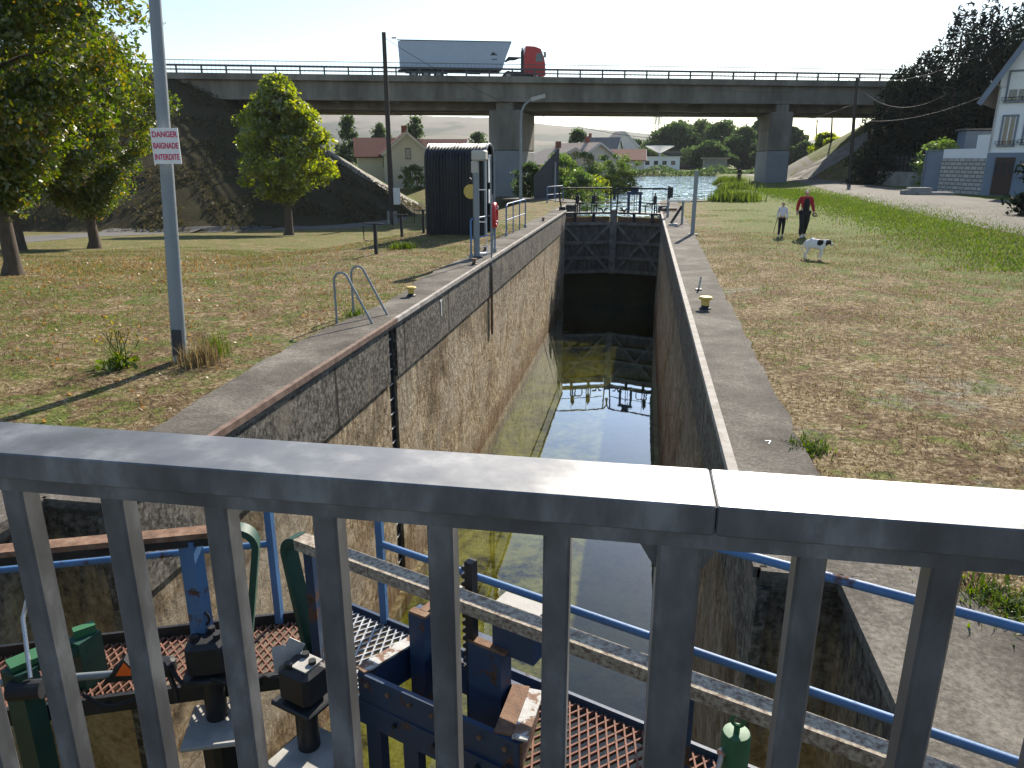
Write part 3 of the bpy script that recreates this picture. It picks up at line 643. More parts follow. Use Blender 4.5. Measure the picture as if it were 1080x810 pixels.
def flat_rail(F, pts, s, w_, th, mats):
    """flat bar of width w_ (across the leaf) swept along (t, z) points"""
    vs = []; n = len(pts)
    for i, (a, z) in enumerate(pts):
        p0, p1 = pts[max(i-1, 0)], pts[min(i+1, n-1)]; d = Vector((p1[0]-p0[0], p1[1]-p0[1])).normalized(); nn = Vector((-d.y, d.x))*th/2
        for ss, k in ((s-w_/2, 1), (s+w_/2, 1), (s+w_/2, -1), (s-w_/2, -1)): vs.append(F(a+nn.x*k, ss, z+nn.y*k))
    fs = [(i*4+k, i*4+(k+1) % 4, i*4+4+(k+1) % 4, i*4+4+k) for i in range(n-1) for k in range(4)]+[(0, 1, 2, 3), (n*4-1, n*4-2, n*4-3, n*4-4)]
    b = MB(*mats); b.add(vs, fs); return b
def swan(tb, t_far, z, down, sgn=1):
    """horizontal run that curls down at the mitre end"""
    pts = [(t_far, z), (tb+.10, z)]
    for k in range(1, 9):
        a = k/8*R(102); pts.append((tb+.10-.10*math.sin(a), z-.10+.10*math.cos(a)))
    lx, lz = pts[-1]; pts.append((lx+.13, down)); return pts
def guard(F, t, ts, tend, t_start):
    b = MB('blue')
    for z in (1.02,): b.tube([F(t_start, 0, z), F(tend, 0, z)], .021, 10)
    b.build('top_bar', t, smooth=True)
    b = MB('blue'); b.tube([F(t_start, 0, .45), F(tend, 0, .45)], .021, 10); b.build('middle_bar', t, smooth=True)
    for q in ts: b = MB('blue'); b.bar(F(q, 0, -.1), F(q, 0, 1.03), .042, .042, (1, 0, 0)); b.build('guard_post', t)
# right leaf
g = thing('lock_gate_leaf', 'right near lock gate leaf with blue guard rail, mesh walkway and speckled flat hand rail', 'lock gate', LR(1.5, .3, -.1), 0, 'lower lock gate leaves')
b = MB('bluedark')
b.bar(LR(-.28, -.01, -.14), LR(3.2, -.01, -.14), .02, .13); b.build('upstream_beam', g)
b = MB('bluedark'); b.bar(LR(-.28, .60, -.16), LR(3.2, .60, -.16), .03, .15)
for q in (-.27, .35, 1.2, 2.1, 3.1): b.bar(LR(q, 0, -.15), LR(q, .59, -.15), .03, .06)
b.build('downstream_beam', g)
grating('greymesh', LR, -.25, .30, .02, .585, -.105).build('grating', g)
grating('rustmesh', LR, 1.16, 3.15, .02, .585, -.105).build('grating', g)
guard(LR, g, (st(LR, 0, .1, 404), st(LR, 0, .3, 688), 3.75), 3.8, st(LR, 0, .1, 404)-.0)
hz, hs = .68, .50
tb = st(LR, hs, hz, 303)
flat_rail(LR, swan(tb, 3.4, hz, -.14)[:2], hs, .095, .03, ['lichen']).build('hand_rail', g)
b = MB('lichen'); b.bar(LR(3.4, hs+.04, hz-.03), LR(tb+.1, hs+.04, hz-.03), .012, .035); b.build('hand_rail_flange', g)
flat_rail(LR, swan(tb, 3.4, hz, -.14)[1:], hs, .095, .035, ['green']).build('curled_end', g, smooth=True)
q = st(LR, hs, .3, 331); b = MB('bluedark'); b.bar(LR(q, hs, -.12), LR(q, hs, hz-.03), .05, .05, (1, 0, 0)); b.build('rail_post', g)
q = st(LR, hs, .3, 720); b = MB('bluedark'); b.bar(LR(q, hs, -.12), LR(q, hs, hz-.03), .05, .05, (1, 0, 0)); b.build('rail_post', g)
b = MB('bluedark'); b.bar(LR(3.1, .3, -1.9), LR(3.1, .3, -.1), .2, .25, (1, 0, 0)); b.build('heel_post', g)
# left leaf
g = thing('lock_gate_leaf', 'left near lock gate leaf with red rusty mesh walkway and rusty hand rail', 'lock gate', LL(1.5, .3, -.1), 0, 'lower lock gate leaves')
b = MB('black'); b.bar(LL(-.25, -.01, -.10), LL(3.2, -.01, -.10), .02, .11); b.build('upstream_beam', g)
b = MB('black'); b.bar(LL(-.25, .50, -.15), LL(3.2, .50, -.15), .03, .10)
for q in (-.2, .7, 1.5, 2.4, 3.1): b.bar(LL(q, 0, -.16), LL(q, .49, -.16), .03, .05)
b.build('downstream_beam', g)
grating('rustmesh', LL, -.2, 3.15, .02, .485, -.105).build('grating', g)
guard(LL, g, (st(LL, 0, .3, 289), 2.2), 3.3, st(LL, 0, .3, 289))
hz2, hs2 = .80, .46
tb = st(LL, hs2, hz2, 268)
flat_rail(LL, swan(tb, 3.4, hz2, -.14)[:2], hs2, .095, .03, ['rust']).build('hand_rail', g)
b = MB('black'); b.bar(LL(3.4, hs2+.04, hz2-.035), LL(tb+.1, hs2+.04, hz2-.035), .012, .045); b.build('hand_rail_flange', g)
flat_rail(LL, swan(tb, 3.4, hz2, -.14)[1:], hs2, .095, .035, ['green']).build('curled_end', g, smooth=True)
q = st(LL, hs2, .4, 209); b = MB('blue'); b.bar(LL(q, hs2, -.12), LL(q, hs2, hz2-.03), .085, .085, (1, 0, 0)); b.build('rail_post', g)
b = MB('black'); b.bar(LL(3.1, .25, -1.9), LL(3.1, .25, -.1), .2, .25, (1, 0, 0)); b.build('heel_post', g)
# blue sluice frame with rack
zf = .08
FL, BL, BR, FR = (atz(*q, zf) for q in ((380, 708), (437, 674), (566, 731), (548, 783)))
t = thing('sluice_frame', 'blue painted sluice frame with peeling end plate and toothed rack on the right gate leaf', 'sluice gear', (FL+FR)/2)
def down(p, dz): return Vector((p.x, p.y, p.z-dz))
b = MB('bluedark'); b.bar(down(FL, .13), down(FR, .13), .03, .26); b.build('front_panel', t)
b = MB('bluedark'); b.bar(down(BL, .10), down(BR, .10), .03, .20); b.build('back_panel', t)
b = MB('bluedark', 'peel'); b.bar(down(FL, .115), down(BL, .115), .05, .20); b.mat('peel').bar(down(FL, .0)+Vector((0, 0, .004)), down(BL, 0)+Vector((0, 0, .004)), .07, .012); b.build('end_plate', t)
SF = t; dv = (FR-BR).normalized(); lv = (FL-FR).normalized()
b = MB('rust', 'peel'); b.bar(BR+lv*.09+Vector((0, 0, .006)), FR+lv*.09+Vector((0, 0, .006)), .09, .014); b.mat('peel').bar(BR+Vector((0, 0, .016)), FR+Vector((0, 0, .016)), .075, .012); b.mat('rust').bar(down(BR, .08), down(FR, .08), .03, .14); b.build('peeling_plate', t)
for k, f in ((0, .08), (1, .34), (2, .72), (3, .94)):
    p = FL.lerp(FR, f); b = MB('bluedark'); b.box((p.x, p.y+.03, -1.0), (.10, .06, 1.6), -GA); b.build('leg', t)
# guide posts with rusty caps, rising inside the frame
for px0, px1, py, z0 in ((433, 452, 648, .33), (492, 538, 682, .33)):
    p = atz((px0+px1)/2, py, z0); w2 = .11 if px0 < 450 else .22
    b = MB('bluedark'); b.box((p.x, p.y+.03, z0/2-.25), (w2*.9, .10, z0+.5), -GA); b.build('guide_post', t)
    b = MB('rust'); b.box((p.x, p.y, z0+.008), (w2, .045, .016), -GA); b.box((p.x+w2*.42, p.y+.09, z0+.009), (.05, .16, .0165), -GA); b.build('guide_cap', t)
q = st(LR, .34, .6, 497)
b = MB('blackiron'); c0 = LR(q, .34, 0); b.box((c0.x, c0.y, .27), (.045, .05, 1.02), -GA)
for k in range(14): 
    pc = LR(q-.030, .34, .74-k*.045); b.box(pc, (.024, .048, .022), -GA)
b.build('rack', t)
b = MB('bluedark'); p = atz(548, 641, .56); b.box(p+Vector((0, 0, -.13)), (.24, .13, .24), -GA); b.build('gearbox', t)
b = MB('palesteel'); b.box(p, (.25, .15, .02), -GA); b.build('gearbox_lid', t)
b = MB('palesteel'); p = LR(q-.09, .34, .54); b.cyl(p, .055, .04, 12, (sa, ca, 0)); 
for k in range(10): a = k*.628; b.box(p+Vector((ca*.06*math.cos(a), -sa*.06*math.cos(a), .06*math.sin(a))), (.02, .038, .02), -GA)
b.build('pinion', t)
# hydraulic jacks of the left leaf
def jack(px, py, lab, rz):
    p = atz(px, py, .22)
    t = thing('gate_jack', lab, 'gate gear', (p.x, p.y, -.14), 0, 'machine heads downstream of the left gate leaf')
    b = MB('black'); b.box((p.x, p.y, .12), (.21, .17, .20), rz, bev=.025); b.build('head', t)
    b = MB('black'); b.box((p.x, p.y, .005), (.27, .22, .03), rz, bev=.008); b.build('head_plate', t)
    b = MB('black'); b.cyl((p.x, p.y, -.16), .058, .31, 18); b.build('neck', t, smooth=True)
    b = MB('palesteel'); b.box((p.x+.03, p.y-.05, -.305), (.32, .34, .03), rz, bev=.008); b.build('flange', t)
    b = MB('black'); b.box((p.x, p.y, -.345), (.28, .23, .05), rz); b.cyl((p.x, p.y, -1.0), .10, 1.3, 14); b.build('column', t)
    for dx, dy in ((-.05, -.04), (.06, .0), (.0, .05)):
        b = MB('blackiron'); b.cyl((p.x+dx, p.y+dy, .235), .02, .03, 8); b.build('bolt', t)
    return t, p
t, p = jack(218, 672, 'black machine head on a short post beside the square blue rail post', GA*.9)
b = MB('black'); b.torus((p.x-.05, p.y+.05, .30), .045, .008, (0, 1, 0), 16, 6); b.build('lifting_eye', t)
t, p = jack(318, 700, 'black machine head with a pale patch, under the curled green rail end', -.35)
b = MB('palesteel'); b.box((p.x+.03, p.y, .226), (.10, .12, .008), -.35); b.build('pale_patch', t)
b = MB('palesteel'); b.bar((p.x-.13, p.y+.03, .13), (p.x-.07, p.y+.11, .27), .012, .09, (1, .3, 0)); b.bar((p.x-.13, p.y+.03, .13), (p.x-.17, p.y+.09, .24), .012, .07, (1, .3, 0)); b.build('bent_bracket', t)
# hoses and bolts on the machinery
def hose(pts, lab, r=.012):
    pts = [Vector(q) for q in pts]; out = []
    for i in range(len(pts)-1):
        for k in range(6): out.append(pts[i].lerp(pts[i+1], k/6)-Vector((0, 0, .05*math.sin(math.pi*k/6))))
    b = MB('tyre'); b.tube(out+[pts[-1]], r, 8); return tag(b.build('hydraulic_hose', at=pts[0], smooth=True), lab, 'hose', 'hydraulic hoses of the near gates')
hose([LL(.95, .62, .02), LL(.75, .66, -.04), LL(.52, .60, .10), LL(.40, .70, .06)], 'black hose running between the drive shaft coupling and the first machine head')
hose([LL(.30, .70, .06), LL(.05, .62, -.02), LL(-.12, .66, .06)], 'black hose linking the two machine heads in front of the curled green rail')
hose([LR(1.3, .62, -.05), LR(1.9, .64, -.12), LR(2.55, .62, -.05)], 'black hose lying along the front edge of the right rusty walkway', .010)
for F_, n_ in ((LR, 12), (LL, 12)):
    par = [o for o in bpy.data.objects if o.name.startswith('lock_gate_leaf')][0 if F_ is LR else 1]
    for k in range(n_): b = MB('blackiron'); q = F_(.1+.26*k, (.62 if F_ is LR else .52), -.14); b.cyl(q, .014, .03, 6, (sa, ca, 0)); b.build('bolt', par)
for k in range(7):
    q = FL.lerp(FR, .06+.145*k); b = MB('rust'); b.cyl((q.x-.007, q.y-.020, q.z-.05), .013, .02, 6, (sa, ca, 0)); b.build('bolt', SF)
# green winch frame, shaft and reflector
def Zp(x, y, z): return atz(x, y, z)
p0 = Zp(20, 705, .18); p1 = Zp(88, 672, .18)
t = thing('hand_winch', 'dark green winch frame with bent crank handle at the bottom left', 'winch', (p0.x, p0.y, -.2))
b = MB('green'); b.box((p0.x, p0.y, -.35), (.14, .10, 1.06), -.2); b.build('winch_post', t)
b = MB('green'); b.box((p1.x, p1.y, -.02), (.10, .14, .42), -.2); b.build('bearing_plate', t)
b = MB('green'); b.bar((p0.x-.05, p0.y+.05, .14), (p1.x, p1.y, .14), .12, .05); b.build('cross_plate', t)
b = MB('greenlt'); b.bar((p0.x-.04, p0.y-.02, .20), (p0.x+.05, p0.y+.12, .20), .10, .03); b.build('cap_plate', t); b = MB('greenlt'); b.bar((p1.x-.04, p1.y-.02, .21), (p1.x+.03, p1.y+.06, .21), .05, .05); b.build('cap_plate', t)
h0, h1, h2 = Zp(32, 715, .16), Zp(24, 652, .40), Zp(30, 628, .50)
b = MB('steel'); b.tube([h0, h1, h2, h2+Vector((.03, .02, .03))], .011, 8); b.build('crank_handle', t, smooth=True)
b = MB('blackiron'); b.cyl((p0.x+.07, p0.y-.05, .10), .05, .16, 16, (1, .3, 0)); b.build('gear_drum', t)
s0, s1 = Zp(-20, 722, .06), Zp(182, 706, .06)
t = thing('drive_shaft', 'grey horizontal drive shaft with an orange reflector above the rusty walkway', 'shaft', (s0+s1)/2)
b = MB('galvpole'); b.tube([s0, s1], .020, 12); b.build('rod', t, smooth=True)
k = s0.lerp(s1, .965); b = MB('black'); b.box(k+Vector((0, 0, .02)), (.10, .09, .10), .3, bev=.02); b.tube([k+Vector((.03, -.02, 0)), k+Vector((.06, -.03, -.09)), k+Vector((.07, -.04, -.16))], .014, 8); b.build('coupling', t)
k = s0.lerp(s1, .72); b = MB('black'); b.prism([(-.07, -.03), (.09, -.03), (.09, .03), (.05, .10)], k+Vector((0, -.03, .0)), (ca, sa, 0), (0, 0, 1), (-sa, ca, 0), .06); b.build('reflector_housing', t)
b = MB('orange'); b.prism([(-.0, .01), (.075, .0), (.078, .035), (.05, .085)], k+Vector((0, -.034, .0)), (ca, sa, 0), (0, 0, 1), (-sa, ca, 0), .012); b.build('reflector', t)
# green cylinder with eye bolt
p = Zp(777, 771, .22)
t = thing('green_ram', 'green hydraulic cylinder with a ring bolt on top at the bottom right', 'hydraulic ram', (p.x, p.y, -.5))
MB('greenlt').lathe([(.064, -.9), (.064, p.z-.02), (.058, p.z-.004), (.03, p.z)], (p.x, p.y, 0), 28).build('cylinder', t, smooth=True)
b = MB('greenlt'); b.torus((p.x, p.y, p.z+.055), .026, .009, (.25, 1, 0), 18, 8); b.cyl((p.x, p.y, p.z+.012), .014, .03, 10); b.build('eye_bolt', t, smooth=True)
b = MB('steel'); b.tube([(p.x-.06, p.y-.04, p.z-.10), (p.x-.10, p.y-.12, p.z-.22)], .012, 8); b.cyl((p.x-.058, p.y-.035, p.z-.095), .02, .03, 10, (1, 1, 0)); b.build('feed_pipe', t)
# ------------------------------------------------------------------ left quay furniture
# control post with beige box
p = atz(503, 272, .03)
t = thing('control_post', 'thick grey blue control post with a beige box on top, at the left lock edge', 'control post', p)
b = MB('galvpole'); b.cyl((p.x, p.y, 1.35), .085, 2.65, 18); b.build('pole', t, smooth=True)
b = MB('beige'); b.box((p.x+.10, p.y+.05, 2.78), (.40, .34, .28), .0, bev=.04); b.build('box', t)
b = MB('beige'); b.box((p.x-.02, p.y, 2.48), (.19, .18, .34), 0, bev=.03); b.build('lower_box', t)
b = MB('darkgrey'); b.cyl((p.x, p.y, .05), .17, .06, 14); b.build('base', t)
b = MB('blackiron'); b.cyl((p.x-.16, p.y-.05, 2.15), .05, .1, 10, (0, 1, 0)); b.build('bell', t)
p = atz(510, 268, .03)
t = thing('pull_rod_stand', 'thin white ladder shaped rod stand on the left lock edge beside the control post', 'rod stand', (p.x, p.y, .03))
b = MB('white'); b.tube([(p.x-.13, p.y, .03), (p.x-.13, p.y, 2.7)], .014, 6); b.build('rod', t)
b = MB('white'); b.tube([(p.x+.10, p.y, .03), (p.x+.10, p.y, 2.7)], .014, 6); b.build('rod', t)
b = MB('white')
for z in (.25, .95, 1.85): b.box((p.x-.01, p.y, z), (.22, .02, .03))
b.build('cross_bar', t)
b = MB('white'); b.box((p.x-.02, p.y, .05), (.34, .25, .04)); b.build('foot_plate', t)
p = atz(516, 270, 0)
t = thing('wall_pipe', 'vertical pipe running down a slot in the left lock wall below the control post', 'pipe', (-4.22, 20.47, 0))
b = MB('galvpole'); b.tube([(-4.15, 20.47, 2.75), (-4.15, 20.47, -.2)], .022, 8); b.build('upper_pipe', t)
b = MB('rust'); b.tube([(-4.15, 20.47, -.2), (-4.15, 20.47, -2.15)], .035, 8); b.build('lower_pipe', t)
# life buoy on its post
p = Vector((-4.42, 21.55, .03)); q = aty(520, 227, 21.55)
t = thing('life_buoy_post', 'red life buoy holder on a slim post at the left lock edge', 'life buoy', (q.x-.02, 21.55, .03))
b = MB('galvpole'); b.tube([(q.x-.02, 21.55, .03), (q.x-.02, 21.55, 1.7)], .025, 8); b.build('post', t)
b = MB('red', 'white'); b.torus((q.x+.05, 21.52, q.z), .30, .075, (.97, .06, 0), 26, 10)
b.mat('white')
for a in (.78, 2.36, 3.93, 5.5): b.torus((q.x+.05+.0, 21.52+.30*math.cos(a)*.93, q.z+.30*math.sin(a)), .055, .026, (0, -math.sin(a), math.cos(a)), 12, 6)
b.build('ring', t, smooth=True)
b = MB('red'); b.box((q.x, 21.56, q.z), (.05, .34, .62), R(21)); b.build('backing_board', t)
# blue edge guard rails
def edge_rail(pts, lab, h, nmid):
    t = thing('edge_guard_rail', lab, 'guard rail', pts[0], 0, 'blue guard rails on the left quay')
    a, c = Vector(pts[0]), Vector(pts[1]); u = Vector((0, 0, 1))
    b = MB('blue'); b.tube([a, a+u*(h-.06), a+u*h+(c-a)*.05, c+u*h+(a-c)*.05, c+u*(h-.06), c], .026, 8); b.build('hoop', t, smooth=True)
    b = MB('blue'); b.tube([a+u*h*.5, c+u*h*.5], .02, 8); b.build('middle_bar', t)
    for k in range(nmid):
        q = a.lerp(c, (k+1)/(nmid+1)); b = MB('blue'); b.tube([q, q+u*h], .02, 8); b.build('stanchion', t)
    for q in (a, c): b = MB('galvpole'); b.box(q+Vector((0, 0, .06)), (.1, .1, .12)); b.build('foot', t)
edge_rail((atz(497, 273, .03), atz(522, 266, .03)), 'blue guard rail hoop beside the thick control post on the left quay', 1.08, 0)
edge_rail((atz(534, 249, .03), atz(554, 240, .03)), 'blue guard rail with three uprights farther along the left quay, past the life buoy', 1.12, 2)
edge_rail((atz(577, 214, .0), atz(594, 212, .0)), 'low pale guard rail at the far left end of the lock by the hedge', 1.0, 1)
# black corrugated shelter
X0, X1, Y0, Y1, HH = -7.95, -5.72, 27.05, 28.7, 3.22
t = thing('corrugated_shelter', 'black corrugated half barrel shelter with a round yellow plaque, on the left lawn', 'shelter', ((X0+X1)/2, Y0, 0))
prof = []
for k in range(9): prof.append((0, (HH-.7)*k/8*1.0))
for k in range(1, 13): a = k/12*math.pi; prof.append(((Y1-Y0)/2*(1-math.cos(a)), HH-.7+.7*math.sin(a)**.8))
for k in range(7, -1, -1): prof.append((Y1-Y0, (HH-.7)*k/8))
b = MB('hut'); nx_ = 150; vs = []; cyy = (Y1-Y0)/2
for i in range(nx_):
    x = X0+(X1-X0)*i/(nx_-1); off = .028*math.sin(i/(nx_-1)*2*math.pi*19)
    for (yy, zz) in prof:
        d = Vector((yy-cyy, max(0, zz-(HH-.7)))); d = d.normalized() if d.length > 0 else d
        vs.append((x, Y0+yy+d.x*off, zz+d.y*off))
m_ = len(prof); b.add(vs, [(i*m_+k, i*m_+k+1, i*m_+m_+k+1, i*m_+m_+k) for i in range(nx_-1) for k in range(m_-1)])
b.build('shell', t, smooth=True)
b = MB('darkgrey'); pl = [(y, z) for y, z in prof]; b.prism(pl, (X0+.06, Y0, 0), (0, 1, 0), (0, 0, 1), (1, 0, 0), .03); b.build('back_wall', t)
b = MB('galvpole'); pts = [(X1+.02, Y0+y, z) for y, z in prof]; b.tube(pts, .045, 8); b.build('end_hoop', t, smooth=True)
b = MB('darkgrey'); b.prism([(y, z) for y, z in prof if 1], (X1-.9, Y0, 0), (0, 1, 0), (0, 0, 1), (1, 0, 0), .03); b.build('inner_partition', t)
b = MB('yellow'); pc = aty(496.5, 202, Y0-.04); b.cyl((pc.x, Y0-.05, pc.z), .26, .03, 26, (0, 1, 0)); b.build('plaque', t)
b = MB('white'); b.box((X1-.05, Y1-.45, 2.35), (.03, .55, 1.0)); b.build('notice_board', t)
b = MB('white'); b.box((X1-.05, Y1-.45, 1.35), (.03, .55, .5)); b.build('lower_notice', t)
# post and bench stubs (T-shaped dark posts)
def tpost(px, py, h, lab):
    p = gp(px, py); t = thing('iron_post', lab, 'post', p, 0, 'short dark iron posts on the left lawn')
    b = MB('blackiron'); b.box((p.x, p.y, p.z+h/2), (.09, .09, h)); b.build('stem', t)
    b = MB('blackiron'); b.box((p.x-.06, p.y, p.z+h-.02), (.62, .06, .04)); b.build('arm', t)
    b = MB('blackiron'); b.tube([(p.x-.36, p.y, p.z+h-.08), (p.x-.36, p.y, p.z+h*.45), (p.x-.22, p.y, p.z+h*.42)], .016, 6); b.build('hook', t)
tpost(397, 268, .90, 'dark iron T post nearest the camera, right of the small tree'); tpost(424, 250, .85, 'middle dark iron T post in front of the wooden pole'); tpost(447, 246, .9, 'dark iron T post hard against the left side of the black shelter')
# leaning lamp post with sign
p = gp(190, 380); tp = aty(158, 0, p.y)+Vector((0, .1, 0)); ax = (tp-p)
t = thing('lamp_post', 'tall grey lamp post on the dry lawn at left carrying a white sign', 'lamp post', p)
topz = p+ax*1.7
b = MB('galvpole'); b.tube([p-ax*.02, p+ax*.02, topz], [.10, .098, .055], 12); b.build('shaft', t, smooth=True)
b = MB('galvpole'); b.tube([topz, topz+Vector((.3, .1, .25)), topz+Vector((1.2, .3, .35))], .035, 8); b.build('bracket', t); b = MB('beige'); b.box(topz+Vector((1.5, .35, .35)), (.7, .25, .14), .3, bev=.04); b.build('lantern', t)
b = MB('darkgrey'); b.bar(p+ax*.02, p+ax*.10, .215, .13); b.build('hatch', t)
f = .635; c = p+ax*((aty(175, 154, p.y).z-p.z)/ax.z); sc = aty(175, 154, p.y-.13)
t2 = thing('warning_sign', 'white bathing ban sign with red lettering fixed to the grey lamp post', 'sign', sc)
rz = R(9); 
b = MB('white'); b.box(sc, (.345, .012, .43), rz); b.build('panel', t2)
b = MB('galvpole'); b.box(sc+Vector((.03, .03, .13)), (.2, .04, .04), rz); b.box(sc+Vector((.03, .03, -.13)), (.2, .04, .04), rz); b.build('clamp', t2)
def text(name, s, size, parent, off, mat, rz=0, ext=.002, sx=1.0):
    cu = bpy.data.curves.new(name, 'FONT'); cu.body = s; cu.size = size; cu.align_x = 'CENTER'; cu.align_y = 'CENTER'; cu.extrude = ext; cu.space_line = 1.12; cu.offset = size*.018
    o = bpy.data.objects.new('tmp', cu); C.objects.link(o); dg = bpy.context.evaluated_depsgraph_get(); me = bpy.data.meshes.new_from_object(o.evaluated_get(dg)); bpy.data.objects.remove(o); me.materials.clear(); me.materials.append(MT[mat]); o = bpy.data.objects.new(name, me); C.objects.link(o); o.parent = parent; o.location = off; o.rotation_euler = (R(90), 0, rz); o.scale = (sx, 1, 1); return o
for k, wd in enumerate(('DANGER', 'BAIGNADE', 'INTERDITE')):
    text('lettering', wd, .098, t2, (.0+.002, -.009, .135-.135*k), 'signred', rz, .002, (.80, .66, .66)[k])
# ------------------------------------------------------------------ right quay furniture
p = Vector((1.8, 28.46, tz(1.8, 28.46)))
t = thing('steel_post', 'tall plain steel post at the edge of the right coping near the far gates', 'post', p)
b = MB('galvpole'); b.box((p.x, p.y, 1.15), (.14, .12, 2.3)); b.build('shaft', t)
b = MB('concrete'); b.box((p.x+.02, p.y, .03), (.36, .34, .04)); b.build('base_plate', t)
p = atz(719, 237, .02)
t = thing('barrier_arm', 'white horizontal barrier rail with a leaning lever beside the far gates, right quay', 'barrier', p)
b = MB('white'); q0, q1 = aty(705, 212, p.y), aty(729, 212, p.y); b.bar(q0, q1, .05, .08); b.build('rail', t)
b = MB('galvpole'); b.tube([p, (p.x, p.y, q0.z)], .05, 8); b.build('support', t)
q2 = aty(719, 218, p.y); q3 = atz(706, 238, .03); b = MB('blackiron'); b.bar(q3, q2, .06, .10); b.build('lever', t)
b = MB('palesteel'); b.box(q3+Vector((.15, 0, .04)), (.35, .3, .1)); b.build('lever_base', t)
q4 = aty(706, 196, p.y+4); b = MB('galvpole'); b.tube([(q4.x, p.y+4, 0), (q4.x, p.y+4, q4.z)], .06, 8); b.build('latch_post', t)
b = MB('blackiron'); q5 = aty(707, 203, p.y+4); b.box(q5, (.25, .2, .5)); b.build('latch_box', t)
# ------------------------------------------------------------------ far (upper) gates
def far_leaf(sgn, lab):
    hx = -4.62 if sgn < 0 else 1.37; ax_ = -1.66 if sgn < 0 else -1.62
    H = Vector((hx, 41.35, 0)); A = Vector((ax_, 42.45, 0)); u = (A-H).normalized(); Lh = (A-H).length; n = Vector((u.y, -u.x, 0)); n = n if n.y < 0 else -n
    def F(tt, s, z): return H+u*tt+n*s+Vector((0, 0, z))
    t = thing('upper_gate_leaf', lab, 'lock gate', H, 0, 'far upper lock gate leaves')
    TP = -.72
    b = MB('gateplank'); b.bar(F(0, .0, (TP-3.5)/2), F(Lh, .0, (TP-3.5)/2), .08, TP+3.5); b.build('planking', t)
    for tt in (.12, Lh-.12): fr = MB('gatewood'); fr.bar(F(tt, .16, -3.5), F(tt, .16, TP+.05 if tt < 1 else .0), .24, .22, (1, 0, 0)); fr.build('gate_post', t)
    for z in (TP, -1.75, -2.6, -3.35, -4.1)[:4]: fr = MB('gatewood'); fr.bar(F(.0, .15, z), F(Lh, .15, z), .20, .17); fr.build('cross_beam', t)
    for (a0, z0, a1, z1) in ((.3, TP-.1, 1.15, -1.68), (Lh-.3, TP-.1, Lh-1.2, -1.68), (.9, -2.52, 1.5, -1.84), (2.1, -2.52, 1.5, -1.84), (.35, -3.28, .8, -2.68), (Lh-.35, -3.28, Lh-.9, -2.68)):
        b = MB('gatewood'); b.bar(F(a0, .16, z0), F(a1, .16, z1), .14, .16); b.build('brace', t)
    # lit sill plank and walkway
    b = MB('rust'); b.bar(F(.2, -.1, -.52), F(Lh-.2, -.1, -.52), .05, .28); b.build('spill_board', t)
    for tt in (.95, 2.0):
        b = MB('blackiron'); b.bar(F(tt, .05, -.75), F(tt, .05, -.16), .16, .16, (1, 0, 0)); b.build('bracket', t)
    b = MB('blackiron'); b.bar(F(0, .0, -.15), F(Lh-.05, .0, -.15), .5, .09); b.build('walkway', t)
    # guard rail, curved down at the outer end
    b = MB('blackiron'); tilt = .18
    b.tube([F(.15, .3, -.15), F(.0, .3, .55), F(-.05, .3, 1.05), F(.05, .3, 1.16), F(.2, .3, 1.18), F(Lh-.25, .3, 1.18)], .045, 8); b.build('hand_rail', t, smooth=True)
    b = MB('blackiron'); b.tube([F(-.02, .3, .42), F(Lh-.25, .3, .42)], .022, 8); b.build('middle_rail', t)
    for tt in (.9, 1.8): b = MB('blackiron'); b.tube([F(tt, .3, -.1), F(tt, .3, 1.18)], .014, 6); b.build('rail_post', t)
    b = MB('blackiron'); b.tube([F(Lh-.25, .3, -.12), F(Lh-.28, .3, .5), F(Lh-.32, .3, 1.18)], .04, 8); b.tube([F(Lh-.04, .3, .55), F(Lh-.1, .3, .95), F(Lh-.25, .3, 1.18)], .04, 8); b.build('curled_end', t)
    # rack posts
    for tt in ((1.05, 2.0) if sgn < 0 else (.85,)):
        b = MB('blackiron'); b.bar(F(tt, .05, -.1), F(tt, .05, .95), .05, .07, (1, 0, 0)); b.bar(F(tt, .05, .35), F(tt, .05, .80), .20, .20, (1, 0, 0)); b.bar(F(tt-.12, .05, -.1), F(tt-.12, .05, .35), .05, .06, (1, 0, 0)); b.bar(F(tt+.14, .05, -.1), F(tt+.14, .05, .4), .05, .06, (1, 0, 0)); b.build('rack_gear', t)
    for tt in ((1.5,) if sgn < 0 else (1.25,)):
        b = MB('blackiron'); b.tube([F(tt-.3, .1, .36), F(tt, .1, .38), F(tt+.1, .1, .28), F(tt+.1, .1, -.1)], .035, 6); b.build('gooseneck', t)
    b = MB('blackiron'); q = Lh-.62
    b.tube([F(q-.32, .1, .1), F(q-.12, .1, .08), F(q, .1, -.12), F(q+.12, .1, .08), F(q+.25, .1, .1)], .05, 6); b.build('lever_plate', t)
    if sgn > 0:
        q = 2.0
        b = MB('bluedark'); b.bar(F(q-.33, .1, -.1), F(q-.33, .1, .9), .14, .14, (1, 0, 0)); b.bar(F(q+.33, .1, -.1), F(q+.33, .1, .9), .14, .14, (1, 0, 0)); b.bar(F(q-.42, .1, .92), F(q+.42, .1, .92), .2, .16); b.bar(F(q-.18, .1, 1.12), F(q+.18, .1, 1.12), .24, .26); b.bar(F(q, .1, -.1), F(q, .1, .85), .04, .04, (1, 0, 0)); b.build('blue_frame', t)
    b = MB('blackiron'); b.box(F(.2, .1, .05), (.35, .3, .3)); b.build('hinge_box', t)
    if sgn > 0: b = MB('rust'); b.box(F(.05, .0, .12), (.8, .25, .12), .25); b.build('hinge_cover', t)
MT['gateplank'] = M('gate_planks', [(.4, (.08, .072, .062)), (.6, (.15, .135, .117))], 2, .9, .4, .01, 0, True, (3, 1, 1))
MT['gatewood'] = M('dark_gate_timber', [(.4, (.13, .118, .104)), (.6, (.22, .20, .175))], 3, .9, .4, .01, 0, True)
